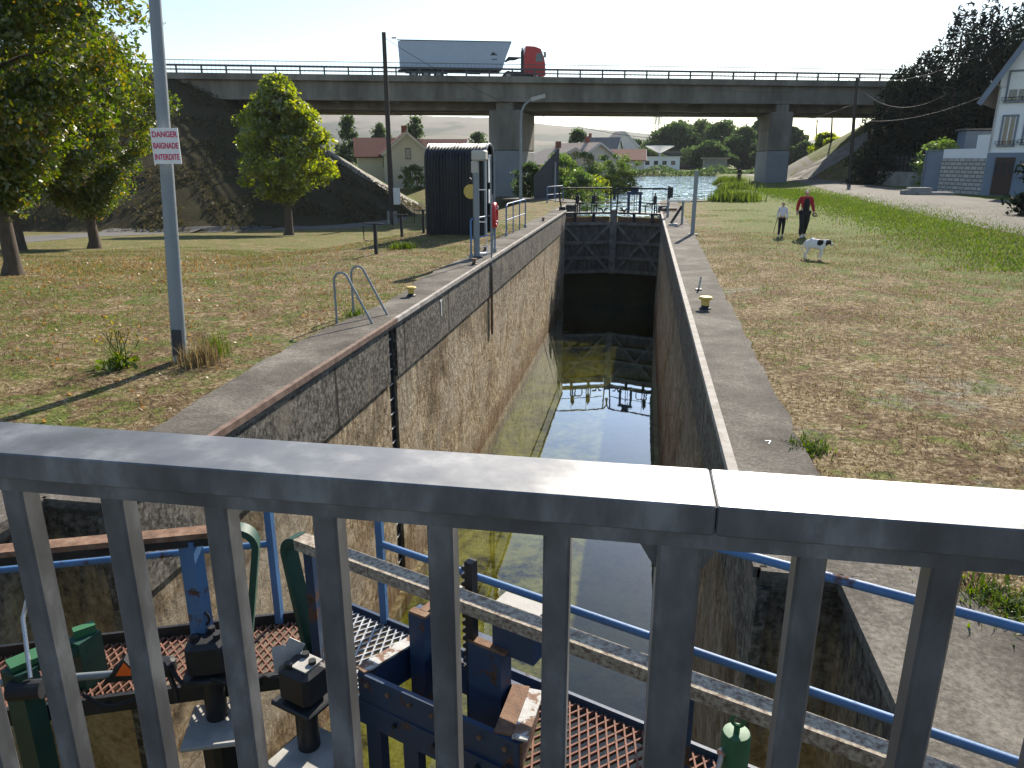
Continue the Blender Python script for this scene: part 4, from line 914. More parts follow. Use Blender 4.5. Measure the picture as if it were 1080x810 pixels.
far_leaf(-1, 'left leaf of the far dark lock gates with two rack gears on top'); far_leaf(1, 'right leaf of the far dark lock gates with a blue frame on top')
b = MB('mud'); b.box((-1.63, 43.0, -4.6), (6.4, .7, 2.6)); tag(b.build('breast_wall', at=(-1.63, 43.1, -5.9)), 'dark sill wall across the lock floor beneath the far gates', 'sill wall')
# ------------------------------------------------------------------ motorway bridge (local x along the deck, y away from the camera)
BRZ = math.atan2(.2822, .9593); BOV = Vector((-14.93, 85.71, 0))
def BL2(x, y, z): return Vector((BOV.x+BB[0]*x+BN[0]*y, BOV.y+BB[1]*x+BN[1]*y, z))
t = thing('road_bridge', 'concrete road bridge with dark girders and two piers crossing the canal in the background', 'bridge', BOV, BRZ)
XA, XB = -37.5, 58.5
b = MB('bridgec'); b.box(((XA+XB)/2, 6, 10.87), (XB-XA+8, 12.6, .34)); b.build('deck', t, local=True)
b = MB('bridgec'); b.box(((XA+XB)/2, -.32, 10.98), (XB-XA+10, .36, .62)); b.build('edge_beam', t, local=True)
b = MB('bridgec'); b.box(((XA+XB)/2, 12.3, 10.98), (XB-XA+10, .36, .62)); b.build('edge_beam', t, local=True)
for yy, z0 in ((.35, 8.75), (3.2, 8.0), (6.0, 7.92), (8.8, 7.9), (11.4, 7.9)):
    b = MB('bridgec'); b.box(((XA+XB)/2, yy, (10.7+z0)/2), (XB-XA, .55, 10.7-z0)); b.box(((XA+XB)/2, yy, z0+.16), (XB-XA-.02, .95, .33)); b.build('girder', t, local=True)
for xx in (XA, -19, 20, 40, XB):
    b = MB('bridgec'); b.box((xx, 6, 9.6), (.35, 11, 2.2)); b.build('cross_girder', t, local=True)
def pier(x0, y0, wd, ln_, zb, ztop, nm):
    # piers run parallel to the canal (world Y)
    c = Vector((x0, y0+ln_/2, 0)); b = MB('bridgec', 'pierpaint'); b.box(c+Vector((0, 0, (ztop+3.6)/2)), (wd, ln_, ztop-3.6), bev=.12)
    b.mat('pierpaint'); b.box(c+Vector((0, 0, (3.6+zb)/2)), (wd-.004, ln_-.004, 3.6-zb), bev=.12); b.build('pier', t)
    b = MB('bridgec'); b.box(c+Vector((0, -ln_/2+1.0, ztop+.4)), (wd*.55, 1.6, .8)); b.build('bearing_block', t)
pier(-15.8, 85.6, 3.5, 11.5, -1.5, 7.9, 'a'); pier(15.1, 94.2, 2.5, 9.5, -1.5, 7.9, 'b')
for sx, xx in ((-1, XA-1.2), (1, XB+1.2)):
    b = MB('bridgec'); b.box((xx, 6, 8.6), (2.6, 13.0, 4.2)); b.box((xx+sx*3.0, -.1, 9.6), (6, .5, 2.4)); b.box((xx-sx*.2, -.45, 9.1), (1.6, 1.0, 2.4)); b.build('abutment', t, local=True)
LXA, LXB = -130, 150
for yy, nm in ((-.32, 'crash_barrier'), (12.3, 'crash_barrier')):
    b = MB('barrier')
    b.box(((LXA+LXB)/2, yy, 12.03), (LXB-LXA, .08, .20)); b.box(((LXA+LXB)/2, yy, 11.62), (LXB-LXA, .07, .13))
    for k in range(int((LXB-LXA)/2.5)): b.box((LXA+k*2.5, yy, 11.68), (.16, .14, .9))
    b.build(nm, t, local=True)
b = MB('barrier'); yy = -.5
b.box(((LXA+LXB)/2, yy, 12.50), (LXB-LXA, .05, .06))
for k in range(int((LXB-LXA)/.45)): b.box((LXA+k*.45, yy, 11.89), (.022, .022, 1.2))
b.build('parapet_bars', t, local=True)
b = MB('asphalt'); b.box(((LXA+LXB)/2, 6, 11.02), (LXB-LXA, 11.0, .05)); kind(b.build('bridge_road', at=BOV, local=True), 'structure').rotation_euler = (0, 0, BRZ)
# perre slabs on the cone ends
for sx, lab in ((-1, 'pale sloping concrete apron under the left end of the bridge'), (1, 'pale sloping concrete apron under the right end of the bridge')):
    vs = []; n1, n2 = 26, 14
    for j in range(n2):
        for i in range(n1):
            lx = (-27+17*i/(n1-1)) if sx < 0 else (53.0-20*i/(n1-1)); ly = (.5+5.5*j/(n2-1)) if sx < 0 else (1.5+4.2*j/(n2-1))
            p = BL2(lx, ly, 0); z = tz(p.x, p.y); vs.append((p.x, p.y, z+.06))
    b = MB('concrete'); b.add(vs, [(j*n1+i, j*n1+i+1, (j+1)*n1+i+1, (j+1)*n1+i) for j in range(n2-1) for i in range(n1-1) if vs[j*n1+i][2] > (-2.1 if sx < 0 else .45)])
    tag(b.build('concrete_apron', at=vs[0]), lab, 'slope apron')
# ------------------------------------------------------------------ tipper lorry
TR = BL2(-13.5, 1.6, 0); tx = proj((0, 40, 5))
t = thing('tipper_lorry', 'articulated lorry with red cab and grey blue tipper trailer on the bridge', 'lorry', BL2(0, 0, 11.05), BRZ)
ly = 2.6; x0 = -12.25; ZT = 11.05
b = MB('truckbody')
prof = [(x0+.15, ZT+1.05), (x0, ZT+3.8), (x0+.45, ZT+3.93), (x0+12.4, ZT+3.98), (x0+11.75, ZT+2.4), (x0+11.35, ZT+1.15)]
b.prism(prof, (0, ly-1.25, 0), (1, 0, 0), (0, 0, 1), (0, 1, 0), 2.5)
L_ = MB('truckbody'); inv = [(p[0], p[1]-ZT) for p in prof]; L_.prism(inv, (0, ly-1.25, 0), (1, 0, 0), (0, 0, 1), (0, 1, 0), 2.5); L_.build('tipper_body', t, local=True)
b = MB('truckbody')
for k in range(24): b.box((x0+.55+k*.46, ly-1.255, 2.5), (.05, .012, 2.5))
b.build('side_ribs', t, local=True); 
b = MB('darkgrey'); b.box((x0+6.1, ly-1.26, 3.94), (12.4, .05, .09)); b.build('top_rim', t, local=True)
b = MB('blackiron'); b.box((x0+5.5, ly, .95), (11.2, .9, .25)); b.box((x0+3.0, ly-1.2, .75), (4.6, .05, .35)); b.box((x0+8.2, ly-1.2, .8), (1.4, .4, .4)); b.build('chassis', t, local=True)
for k, xx in enumerate((x0+1.6, x0+2.95, x0+4.3, x0+12.0, x0+15.1)):
    for sy in (-1, 1):
        b = MB('tyre'); b.cyl((xx, ly+sy*1.05, .5), .5, .32, 24, (0, 1, 0)); w_ = b.build('wheel', t, local=True)
        b = MB('palesteel'); b.cyl((xx, ly+sy*1.2, .5), .27, .06, 16, (0, 1, 0)); b.build('rim', w_, local=True)
    if k < 3: b = MB('blackiron'); b.box((xx, ly, 1.06), (1.15, 2.4, .05)); b.build('mudguard', t, local=True)
b = MB('truckred'); cp = [(x0+13.75, .75), (x0+13.75, 2.55), (x0+13.95, 3.55), (x0+14.9, 3.52), (x0+15.6, 3.3), (x0+15.95, 2.5), (x0+16.12, 1.7), (x0+16.15, .55), (x0+15.8, .5)]
b.prism(cp, (0, ly-1.24, 0), (1, 0, 0), (0, 0, 1), (0, 1, 0), 2.48); cab = b.build('cab', t, local=True)
b = MB('glass'); b.prism([(x0+15.05, 1.95), (x0+15.05, 2.45), (x0+15.2, 2.85), (x0+15.75, 2.85), (x0+15.92, 2.0)], (0, ly-1.262, 0), (1, 0, 0), (0, 0, 1), (0, 1, 0), .02); b.build('side_window', cab, local=True)
b = MB('glass'); b.bar((x0+15.99, ly, 2.48), (x0+16.14, ly, 1.75), 2.2, .02, (1, 0, .2)); b.build('windscreen', cab, local=True)
b = MB('blackiron'); b.box((x0+16.05, ly-1.4, 2.65), (.2, .22, .5)); b.box((x0+15.95, ly-1.3, 2.95), (.3, .2, .06)); b.build('mirror', cab, local=True)
b = MB('blackiron'); b.box((x0+13.6, ly-.7, 2.0), (.22, .9, 2.2)); b.cyl((x0+13.55, ly-1.05, 2.2), .09, 2.4, 10); b.build('exhaust_stack', t, local=True)
b = MB('blackiron'); b.box((x0+14.0, ly, .75), (4.3, 2.3, .4)); b.build('tractor_chassis', t, local=True)
b = MB('darkgrey'); b.tube([(x0+11.7, ly-.4, 2.0), (x0+12.2, ly-.4, 2.35), (x0+12.7, ly-.4, 2.35), (x0+13.5, ly-.4, 2.45)], [.08, .22, .2, .05], 8); b.build('hydraulic_hose', t, local=True)
b = MB('blackiron'); b.box((x0+11.2-.8, ly-1.262, 2.6), (.75, .01, .12)); b.box((x0+11.2-.75, ly-1.262, 2.15), (.6, .01, .08)); b.box((x0+11.2-.85, ly-1.262, 2.75), (.35, .01, .16)); b.build('emblem', t, local=True)
# ------------------------------------------------------------------ foliage helpers
def leaf_quads(P, size, flat=.0, asp=.62, jit=.35):
    """pointed leaf quads at points P with random orientation"""
    n = len(P); a = rng.normal(size=(n, 3)); a[:, 2] *= (1-flat); a /= np.linalg.norm(a, axis=1)[:, None]
    c = rng.normal(size=(n, 3)); c -= a*np.sum(a*c, 1)[:, None]; c /= np.linalg.norm(c, axis=1)[:, None]
    s = size*(1+jit*rng.normal(size=n).clip(-2, 2))[:, None]
    v = np.stack([P-a*s*.6, P+c*s*asp*.5-a*s*.05, P+a*s*.6, P-c*s*asp*.5-a*s*.05], 1)
    return v.reshape(-1, 3), np.arange(4*n).reshape(n, 4)
def crown_points(n, z0, z1, rad, ncl, clr, fill=.25, top=.35, lean=(0, 0), cz=.42, pw=.8):
    """clump centres over an uneven crown then leaves round each clump"""
    h = z1-z0; cl = []
    while len(cl) < ncl:
        u = rng.random(); z = z0+h*u
        prof = (math.sin(math.pi*min(1, (u/cz)*.5) if u < cz else math.pi*(.5+.5*(u-cz)/(1-cz))))**pw
        if u > cz: prof = max(prof, .10*(1-u)/(1-cz)+.06)
        r = rad*prof*(fill+(1-fill)*rng.random()**.4); a = rng.random()*2*math.pi
        r *= 1+.22*math.sin(a*3+z*1.1)+.12*math.sin(a*5-z*2.1)
        cl.append((r*math.cos(a)+lean[0]*u, r*math.sin(a)+lean[1]*u, z, clr*(.6+.8*rng.random())))
    cl = np.array(cl); k = rng.integers(0, ncl, n); d = rng.normal(size=(n, 3)); d /= np.linalg.norm(d, axis=1)[:, None]
    d *= (rng.random(n)**.45)[:, None]; d[:, 2] *= .72
    return cl[k, :3]+d*cl[k, 3][:, None], cl
def tree(name, label, p, H, z0, rad, n, leaf, size, tr, group=None, ncl=90, clr=.5, lean=(0, 0), cz=.42, bark='bark', fork=None):
    t = thing(name, label, 'tree', p, 0, group)
    P, cl = crown_points(n, z0, H, rad, ncl, clr, lean=lean, cz=cz)
    v, f = leaf_quads(P, size); npmesh('crown', v, f, leaf, t)
    b = MB(bark); top = Vector((lean[0]*.8, lean[1]*.8, z0+(H-z0)*.82))
    pts = [Vector((0, 0, -.2)), Vector((0, 0, .05)), Vector((.03, .02, .35)), Vector((.04*rng.normal(), .04*rng.normal(), z0*.6+.2)), Vector((lean[0]*.3, lean[1]*.3, z0+(H-z0)*.3)), top]
    b.tube(pts, [tr*1.7, tr*1.45, tr*1.05, tr*.92, tr*.55, tr*.1], 10)
    for i in range(0, min(len(cl), 46)):
        e = Vector(cl[i, :3]); e.x *= .72; e.y *= .72; zb = max(z0*.75, min(e.z-.3*math.hypot(e.x, e.y)-.2, z0+(H-z0)*.7)); s0_ = Vector((lean[0]*.3*zb/H, lean[1]*.3*zb/H, zb))
        mid = s0_.lerp(e, .5)+Vector((0, 0, .12)); b.tube([s0_, mid, e], [tr*.33, tr*.2, tr*.05], 5)
    b.build('trunk', t, local=True, smooth=True); return t
p = gp(14, 290)
tree('maple_tree', 'big green maple at the far left edge, its trunk nearest the camera', p, 10.5, 1.8, 3.0, 100000, 'leaf_maple', .108, .175, 'maples on the left lawn', 300, .62, cz=.55)
p = gp(100, 262)
tree('maple_tree', 'maple turning orange on its right side, standing just left of the grey lamp post', p, 11.5, 1.6, 3.25, 100000, 'leaf_maple', .118, .21, 'maples on the left lawn', 300, .66, cz=.45, lean=(-.9, 0))
p = gp(22, 264)
tree('maple_tree', 'shaded maple behind the big one at the far left edge', p, 11.5, 2.0, 4.0, 30000, 'leaf_maple', .17, .17, 'maples on the left lawn', 180, .7)
p = gp(305, 248); d_ = (p-CC).length; print('tree4', p, d_)
sc_ = d_*.97/CF
tree('maple_tree', 'round young tree standing alone by the lane, left of the wooden pole', p, 146*sc_, 36*sc_, 45*sc_, 33000, 'leaf_green', 3.4*sc_, 4.2*sc_, 'maples on the left lawn', 190, 10.5*sc_, cz=.34)
# conifers, right
def conifer(px, top, base_d, wpx, lab):
    p = atd(px, 190, base_d); z = tz(p.x, p.y); tp = atd(px, top-13, base_d); H = tp.z-z; rad = wpx*base_d/CF/2
    t = thing('conifer_tree', lab, 'tree', (p.x, p.y, z), 0, 'dark conifers beside the white house')
    n = 14000; rad *= 1.3; u = 1-np.sqrt(rng.random(n)); zz = H*(.02+.98*u); r0 = rad*((1-u)**.5)*(.85+.3*np.sin(u*23+px)*.4)
    a = rng.random(n)*2*math.pi; rr = r0*(.55+.5*rng.random(n)**.6)*(1+.22*np.sin(a*4+zz*1.2)+.16*np.sin(a*7-zz*2.3))
    rr = np.maximum(rr, .08*rng.random(n))
    P = np.stack([rr*np.cos(a), rr*np.sin(a), zz-.16*rr], -1)
    v, f = leaf_quads(P, .42, .0, .34, .3); npmesh('crown', v, f, 'leaf_con', t)
    b = MB('bark'); b.tube([(0, 0, -.3), (0, 0, H*.5), (0, 0, H*.95)], [.28, .18, .03], 8); b.build('trunk', t, local=True); return t
for a in ((938, 78, 74, 62, 'lowest dark conifer, at the left end of the row against the bridge'), (957, 64, 75, 56, 'dark conifer second from the left, its tip just above the bridge'), (990, 14, 75, 66, 'tall pointed dark conifer, first of the high ones from the left'),
          (1015, 8, 77, 58, 'tall dark conifer with a slim tip, between the pointed one and the high middle one'), (1036, 16, 74, 60, 'dark conifer slightly lower than its two tall neighbours, left of the house roof'), (1056, 0, 78, 62, 'highest dark conifer, rising behind the edge of the house roof'), (1084, 2, 76, 70, 'rightmost dark conifer, mostly hidden behind the white house'),
          (965, 105, 80, 54, 'broad low dark conifer in front of the row, above the low fenced wall')): conifer(*a)
# shrubs / hedge along the canal
def shrub(p, w_, h_, n, leaf, size, name, lab, cat='shrub', group=None):
    t = thing(name, lab, cat, p, 0, group); P, cl = crown_points(n, .05, h_, w_/2, 40, h_*.2, fill=.2, cz=.4, pw=.5); v, f = leaf_quads(P, size); npmesh('foliage', v, f, leaf, t)
    b = MB('bark')
    for i in range(10): e = Vector(cl[i, :3]); b.tube([(0, 0, -.1), e*.5, e], [.05, .03, .01], 5)
    b.build('stems', t, local=True); return t
hs_ = [(608, 205, 60, 4.2, 3.3, 'bright green round canal side shrub beside the dark triangular board', 'leaf_hedge'), (628, 204, 66, 4.4, 3.6, 'second canal side shrub from the dark board, darker and taller', 'leaf_green'), (645, 200, 76, 4.6, 3.7, 'third canal side shrub, overhanging the water', 'leaf_green'), (656, 196, 88, 4.4, 3.6, 'farthest canal side shrub, its tip ending in front of the pale warehouse', 'leaf_green'),
       (590, 200, 62, 3.2, 3.9, 'shrub partly hidden behind the dark triangular board', 'leaf_hedge'), (618, 180, 84, 7.5, 4.4, 'tall pale green bush behind the canal hedge under the grey roofs', 'leaf_hedge'), (645, 178, 98, 7, 4.6, 'pale green bush behind the far end of the canal hedge', 'leaf_hedge')]
for px, py, d, w_, h_, lab, lf in hs_:
    p = atd(px, py, d); p.z = tz(p.x, p.y); shrub(p, w_*.92, h_*.74, 5200, lf, .17, 'canal_shrub', lab, 'shrub', 'shrubs along the canal')
for px, d, w_, h_, lab, lf in ((490, 80, 5, 2.2, 'low weedy bush at the foot of the left bridge pier', 'leaf_hedge'), (558, 60, 2.6, 2.6, 'dark twiggy bush between the pier and the triangular board', 'leaf_far'), (440, 84, 4.5, 2.3, 'pale green bush in front of the cream gable house', 'leaf_hedge'), (989, 62, 3.2, 3.6, 'flowering bush behind the stone wall beside the conifers', 'leaf_hedge')):
    p = atd(px, 190, d); p.z = max(tz(p.x, p.y), -.4) if px != 989 else tz(p.x, p.y); shrub(p, w_, h_, 3000, lf, .2, 'bush', lab)
# ------------------------------------------------------------------ houses
def window(par, mat, c, w_, h_, n, u, shutter=None, cross=True):
    """window with frame, sill and pane on a wall with normal n, horizontal axis u"""
    c, n, u = Vector(c), Vector(n).normalized(), Vector(u).normalized(); z = Vector((0, 0, 1)); rot = Matrix((u, n, z)).transposed()
    b = MB(mat)
    for sx in (-1, 1): b.box(c+u*sx*(w_/2+.04)+n*.02, (.12, .10, h_+.24), rot=rot)
    b.box(c+z*(h_/2+.06)+n*.02, (w_-.01, .10, .12), rot=rot); b.box(c-z*(h_/2+.06)+n*.06, (w_+.3, .2, .10), rot=rot)
    f = b.build('window', par)
    b = MB('glass'); b.box(c-n*.02, (w_-.01, .05, h_-.01), rot=rot); b.build('pane', f)
    b = MB('white')
    if cross: b.box(c+n*.015, (.07, .03, h_-.03), rot=rot)
    for sx in (-1, 1): b.box(c+u*sx*(w_/2-.05)+n*.014, (.06, .03, h_-.02), rot=rot)
    b.build('sash', f)
    if shutter: b = MB('white'); b.box(c+z*(h_*(.5-shutter/2))+n*.02, (w_-.03, .04, h_*shutter), rot=rot); b.build('roller_shutter', f)
    return f
def railing_box(par, c, w_, n, u):
    c, n, u = Vector(c), Vector(n), Vector(u); b = MB('blackiron'); z = Vector((0, 0, 1))
    for k in (0, .18): b.bar(c-u*w_/2+n*.15+z*k, c+u*w_/2+n*.15+z*k, .03, .03)
    for k in range(7): b.bar(c+u*(w_*(k/6-.5))+n*.15, c+u*(w_*(k/6-.5))+n*.15+z*.2, .02, .02, (1, 0, 0))
    b.build('window_rail', par)
# white house on the right: gable wall faces the lock
hc = gp(1034, 206); hz0 = hc.z; print('house', hc)
u = Vector((.88, -.475, 0)).normalized(); n = Vector((-u.y, u.x, 0)); n = n if n.y < 0 else -n
c1 = atd(1045, 92, 58); EZ = c1.z; GW = 8.2
t = thing('white_house', 'tall white rendered house with blue grey base at the right edge', 'house', hc)
gable = [(0, 0), (GW, 0), (GW, EZ-hz0), (GW/2, EZ-hz0+7.4), (0, EZ-hz0)]
b = MB('render'); b.prism([(x, z if z else 2.75) for x, z in gable], hc, u, (0, 0, 1), -n, 11); b.build('wall', t)
b = MB('baseblue'); b.prism([(-.02, -.5), (GW+.02, -.5), (GW+.02, 2.75), (-.02, 2.75)], hc+n*.03, u, (0, 0, 1), -n, 11.05); b.build('plinth', t)
b = MB('tilegrey'); sl_ = 7.4/(GW/2)
for sg in (0, 1):
    e0 = hc+u*(-.9 if sg == 0 else GW+.9)+Vector((0, 0, EZ-hz0-.9*sl_+.1)); e1 = hc+u*(GW/2)+Vector((0, 0, EZ-hz0+7.4+.1))
    m_ = (e1-e0); up_ = m_.cross(n).normalized(); up_ = up_ if up_.z > 0 else -up_
    b.add([e0+n*.75, e1+n*.75, e1-n*11.8, e0-n*11.8, e0+n*.75+up_*.16, e1+n*.75+up_*.16, e1-n*11.8+up_*.16, e0-n*11.8+up_*.16], [(3, 2, 1, 0), (4, 5, 6, 7), (0, 1, 5, 4), (1, 2, 6, 5), (2, 3, 7, 6), (3, 0, 4, 7)])
b.build('roof', t)
b = MB('baseblue'); e0 = hc+u*(-.9)+Vector((0, 0, EZ-hz0-.9*sl_+.02)); e1 = hc+u*(GW/2)+Vector((0, 0, EZ-hz0+7.42)); b.bar(e0+n*.79, e1+n*.79, .05, .32, (0, 0, 1)); b.build('barge_board', t)
b = MB('palesteel'); b.tube([hc+u*.06+n*.12+Vector((0, 0, 2.8)), hc+u*.06+n*.12+Vector((0, 0, EZ-hz0-.5)), hc-u*.5+n*.5+Vector((0, 0, EZ-hz0-.2))], .06, 8); b.build('downpipe', t)
def on_gable(px, py):
    d = ray(px, py); k = ((hc-CC).dot(n))/(d.dot(n)); return CC+d*k
for px, py, wp, hp, sh, rl_ in ((1075, 91, 1.15, 1.75, .6, 1), (1063.5, 138, .72, 1.75, None, 1), (1088, 136, .72, 1.75, None, 1), (1087, 178, 1.0, 1.0, None, 0)):
    c = on_gable(px, py); window(t, 'frame', c, wp, hp, n, u, sh)
    if rl_: railing_box(t, c-Vector((0, 0, hp/2-.05)), wp+.5, n, u)
c = on_gable(1057, 188); c.z = hz0+1.25; b = MB('brown'); rot = Matrix((u, n, Vector((0, 0, 1)))).transposed()
b.box(c+n*.05, (1.1, .10, 2.4), rot=rot); dr = b.build('door', t); b = MB('blackiron'); b.box(c+n*.12+u*.5, (.05, .06, .2), rot=rot)
for k in range(3): b.box(c+n*.11+u*(-.4+.4*k)+Vector((0, 0, .5)), (.22, .02, .8), rot=rot)
b.build('door_grille', dr)
# stone wall, blue panel, low fenced wall
s0_ = gp(988, 203); s1_ = gp(1034, 206); dxy = (s1_-s0_)
def walling(name, lab, mats, pts, cat='wall'):
    t = thing(name, lab, cat, pts[0]); return t
ts = thing('stone_wall', 'pale squared stone wall with stepped white top between blue gate and white house', 'wall', s0_)
MT['ashlar'] = None
m, N, L = newmat('pale_ashlar'); bs = N['Principled BSDF']; tc = N.new('ShaderNodeTexCoord'); bk = N.new('ShaderNodeTexBrick')
mp = N.new('ShaderNodeMapping'); mp.inputs['Rotation'].default_value = (R(90), 0, 0); L.new(tc.outputs['Object'], mp.inputs[0])
bk.inputs['Scale'].default_value = 1; bk.inputs['Brick Width'].default_value = .62; bk.inputs['Row Height'].default_value = .27; bk.inputs['Mortar Size'].default_value = .03
bk.inputs['Color1'].default_value = (.46, .45, .42, 1); bk.inputs['Color2'].default_value = (.36, .35, .33, 1); bk.inputs['Mortar'].default_value = (.10, .095, .09, 1)
L.new(mp.outputs[0], bk.inputs[0]); L.new(bk.outputs[0], bs.inputs['Base Color']); bs.inputs['Roughness'].default_value = .9; bump(N, L, bk.outputs['Fac'], -.6, .03, bs); MT['ashlar'] = m
us = Vector((dxy.x, dxy.y, 0)).normalized(); ns = Vector((-us.y, us.x, 0)); ns = ns if ns.y < 0 else -ns; Ls = Vector((dxy.x, dxy.y, 0)).length
rzs = math.atan2(us.y, us.x)
ts.rotation_euler = (0, 0, rzs); WM[ts] = Matrix.Translation(s0_)@Matrix.Rotation(rzs, 4, 'Z')
b = MB('ashlar'); b.box((Ls/2, .3, .95), (Ls, .6, 2.9)); b.build('stone_face', ts, local=True)
b = MB('render'); b.box((Ls*.36, .32, 2.72), (Ls*.72, .56, .62)); b.box((Ls*.86, .32, 3.15), (Ls*.28, .56, 1.5)); b.build('render_top', ts, local=True)
tg = thing('blue_gate', 'blue grey solid metal gate left of the pale stone wall', 'gate', s0_-us*2.0); WM[tg] = Matrix.Translation(s0_-us*2.0)@Matrix.Rotation(rzs+.25, 4, 'Z'); tg.rotation_euler = (0, 0, rzs+.25)
b = MB('baseblue'); b.box((1.0, .2, 1.3), (1.95, .25, 3.1)); b.build('panel', tg, local=True)
b = MB('frame'); b.box((.06, .05, 1.4), (.12, .1, 3.2)); b.box((1.9, .05, 1.4), (.12, .1, 3.2)); b.box((.98, .05, 2.94), (1.72, .1, .12)); b.build('frame', tg, local=True)
l0 = gp(924, 195); l1 = gp(984, 198); dl_ = Vector((l1.x-l0.x, l1.y-l0.y, 0)); rzl = math.atan2(dl_.y, dl_.x); Ll = dl_.length
tl = thing('fenced_wall', 'low pale garden wall topped with a dark wire fence beneath the conifers', 'garden wall', l0, rzl)
b = MB('concrete'); b.box((Ll/2, .15, .5), (Ll, .3, 1.5)); b.build('wall', tl, local=True)
b = MB('darkgrey')
for k in range(14): b.box((Ll*k/13, .15, 1.95), (.06, .06, 1.5))
b.build('fence_posts', tl, local=True)
b = MB('darkgrey')
for k in range(60): b.box((Ll*k/59, .15, 1.9), (.012, .012, 1.2))
for z in (1.4, 1.95, 2.5): b.box((Ll/2, .15, z), (Ll, .02, .025))
b.build('fence_mesh', tl, local=True)
p = gp(1005, 190)+Vector((2, 9, 0)); p.z = tz(p.x, p.y); q = atd(1026, 150, 66)
t = thing('garden_shed', 'small pale blue shed half hidden between the conifers and the white house', 'shed', (q.x+.6, q.y, tz(q.x, q.y)), -.1)
b = MB('baseblue'); b.box((0, 0, 2.3), (3.0, 2.4, 4.6)); b.build('walls', t, local=True); b = MB('tilegrey'); b.box((0, 0, 4.72), (3.4, 2.8, .12)); b.build('roof', t, local=True)
q = gp(985, 206); t = thing('stone_steps', 'low heap of pale stone steps at the road edge before the blue gate', 'steps', q)
for k, (dx, dy, sx, sy, sz) in enumerate(((0, 0, 2.2, 1.0, .22), (-.9, .3, 1.4, .8, .5), (-1.6, .1, .9, .6, .35))): b = MB('concrete'); b.box(q+Vector((dx, dy, sz/2)), (sx, sy, sz), .1*k, bev=.05); b.build('step', t)
# dark bush by the house door
q = gp(1094, 228); q.z = tz(q.x, q.y); shrub(q, 1.8, 2.6, 3500, 'leaf_con', .2, 'dark_bush', 'dark clipped bush hiding the lower door of the white house')
# gabled houses beyond
def house(lab, cxy, z0, rz, w_, l_, h_, rise, wall, roof, wins=(), chim=None, ov=.4):
    t = thing('house', lab, 'house', (cxy[0], cxy[1], z0), rz)
    b = MB(wall); b.prism([(-w_/2, -1.5), (w_/2, -1.5), (w_/2, h_), (0, h_+rise), (-w_/2, h_)], (0, -l_/2, 0), (1, 0, 0), (0, 0, 1), (0, 1, 0), l_); b.build('walls', t, local=True)
    b = MB(roof); k = rise/(w_/2)
    for sg in (-1, 1):
        e0 = Vector((sg*(w_/2+ov), 0, h_-ov*k+.05)); e1 = Vector((0, 0, h_+rise+.05)); up_ = Vector((-(e1-e0).z*(-sg)*-1, 0, abs(e0.x))).normalized(); up_ = Vector((sg*rise, 0, w_/2)).normalized()*.18
        vs = [e0+Vector((0, y, 0))+o for o in (Vector((0, 0, 0)), up_) for y in (-l_/2-ov, l_/2+ov)]; vs += [e1+Vector((0, y, 0))+o for o in (Vector((0, 0, 0)), up_) for y in (-l_/2-ov, l_/2+ov)]
        b.add(vs, [(0, 1, 3, 2), (4, 6, 7, 5), (0, 2, 6, 4), (1, 5, 7, 3), (0, 4, 5, 1), (2, 3, 7, 6)])
    rf = b.build('roof', t, local=True)
    b = MB('white')
    for sg in (-1, 1): b.bar((sg*(w_/2+ov), -l_/2-ov-.03, h_-ov*k+.02), (0, -l_/2-ov-.03, h_+rise+.02), .05, .28, (0, 0, 1))
    b.build('barge_board', t, local=True)
    if chim: b = MB('tilered'); b.box((chim[0], chim[1], h_+rise+.3), (.7, .6, 1.8)); b.build('chimney', rf, local=True)
    for (face, a, z, ww, hh) in wins:
        if face == 'f': c, nn, uu = (a, -l_/2-.0, z), (0, -1, 0), (1, 0, 0)
        else: sg = -1 if face == 'l' else 1; c, nn, uu = (sg*w_/2, a, z), (sg, 0, 0), (0, 1, 0)
        R_ = WM[t]; f = window(t, 'frame', R_@Vector(c), ww, hh, R_.to_3x3()@Vector(nn), R_.to_3x3()@Vector(uu))
    return t
g0 = atd(421, 190, 104)
house('cream house with a brown red roof and white gable, seen under the left bridge span', (g0.x, g0.y+3), -.8, .38, 6.0, 9, 4.3, 2.5, 'cream', 'tilered', [('f', .1, 4.2, .5, 1.2), ('f', 0, 1.5, 1.0, 1.2), ('l', -1.5, 3.2, 1.0, 1.2), ('l', 2.0, 3.2, 1.0, 1.2)], (.2, 3))
g1 = atd(393, 190, 108)
house('low cream wing with brown red roof joined to the left of the gable house', (g1.x, g1.y+2), -.8, .38+R(90), 6.6, 5.4, 3.9, 2.3, 'cream', 'tilered', [('r', .3, 2.6, 1.0, 1.1)], None)
g2 = atd(462, 180, 150); house('distant house with a low red roof just above the black shelter', (g2.x, g2.y), -1.0, R(95), 9, 11, 4.6, 2.6, 'cream', 'tilered', [('r', 0, 2.5, 1, 1.2)], None)
g3 = atd(590, 180, 118); house('dark grey roofed house left of the canal, nearest of the roofs above the hedge', (g3.x, g3.y), -2.0, .55, 9.0, 10, 3.9, 2.2, 'cream', 'tilegrey', [('f', 0, 3.2, 1, 1.1)], (.2, 1))
g4 = atd(610, 180, 134); house('house with pale sandy roof just right of the dark grey roof', (g4.x, g4.y), -2.0, .75, 9.0, 11, 4.6, 2.6, 'cream', 'tilepale', [('f', 0, 3.2, 1, 1.1)], (.2, -2))
g5 = atd(633, 178, 190); house('distant dark roofed house with a chimney, behind the sandy roof', (g5.x, g5.y), .2, R(80), 7, 9, 4.6, 2.8, 'cream', 'tilegrey', [], (1, 3))
g6 = atd(652, 178, 230); house('distant slate roofed house, tallest of the far roofs left of the warehouse', (g6.x, g6.y), .5, R(20), 9, 9, 5.8, 4, 'cream', 'tilegrey', [], None)
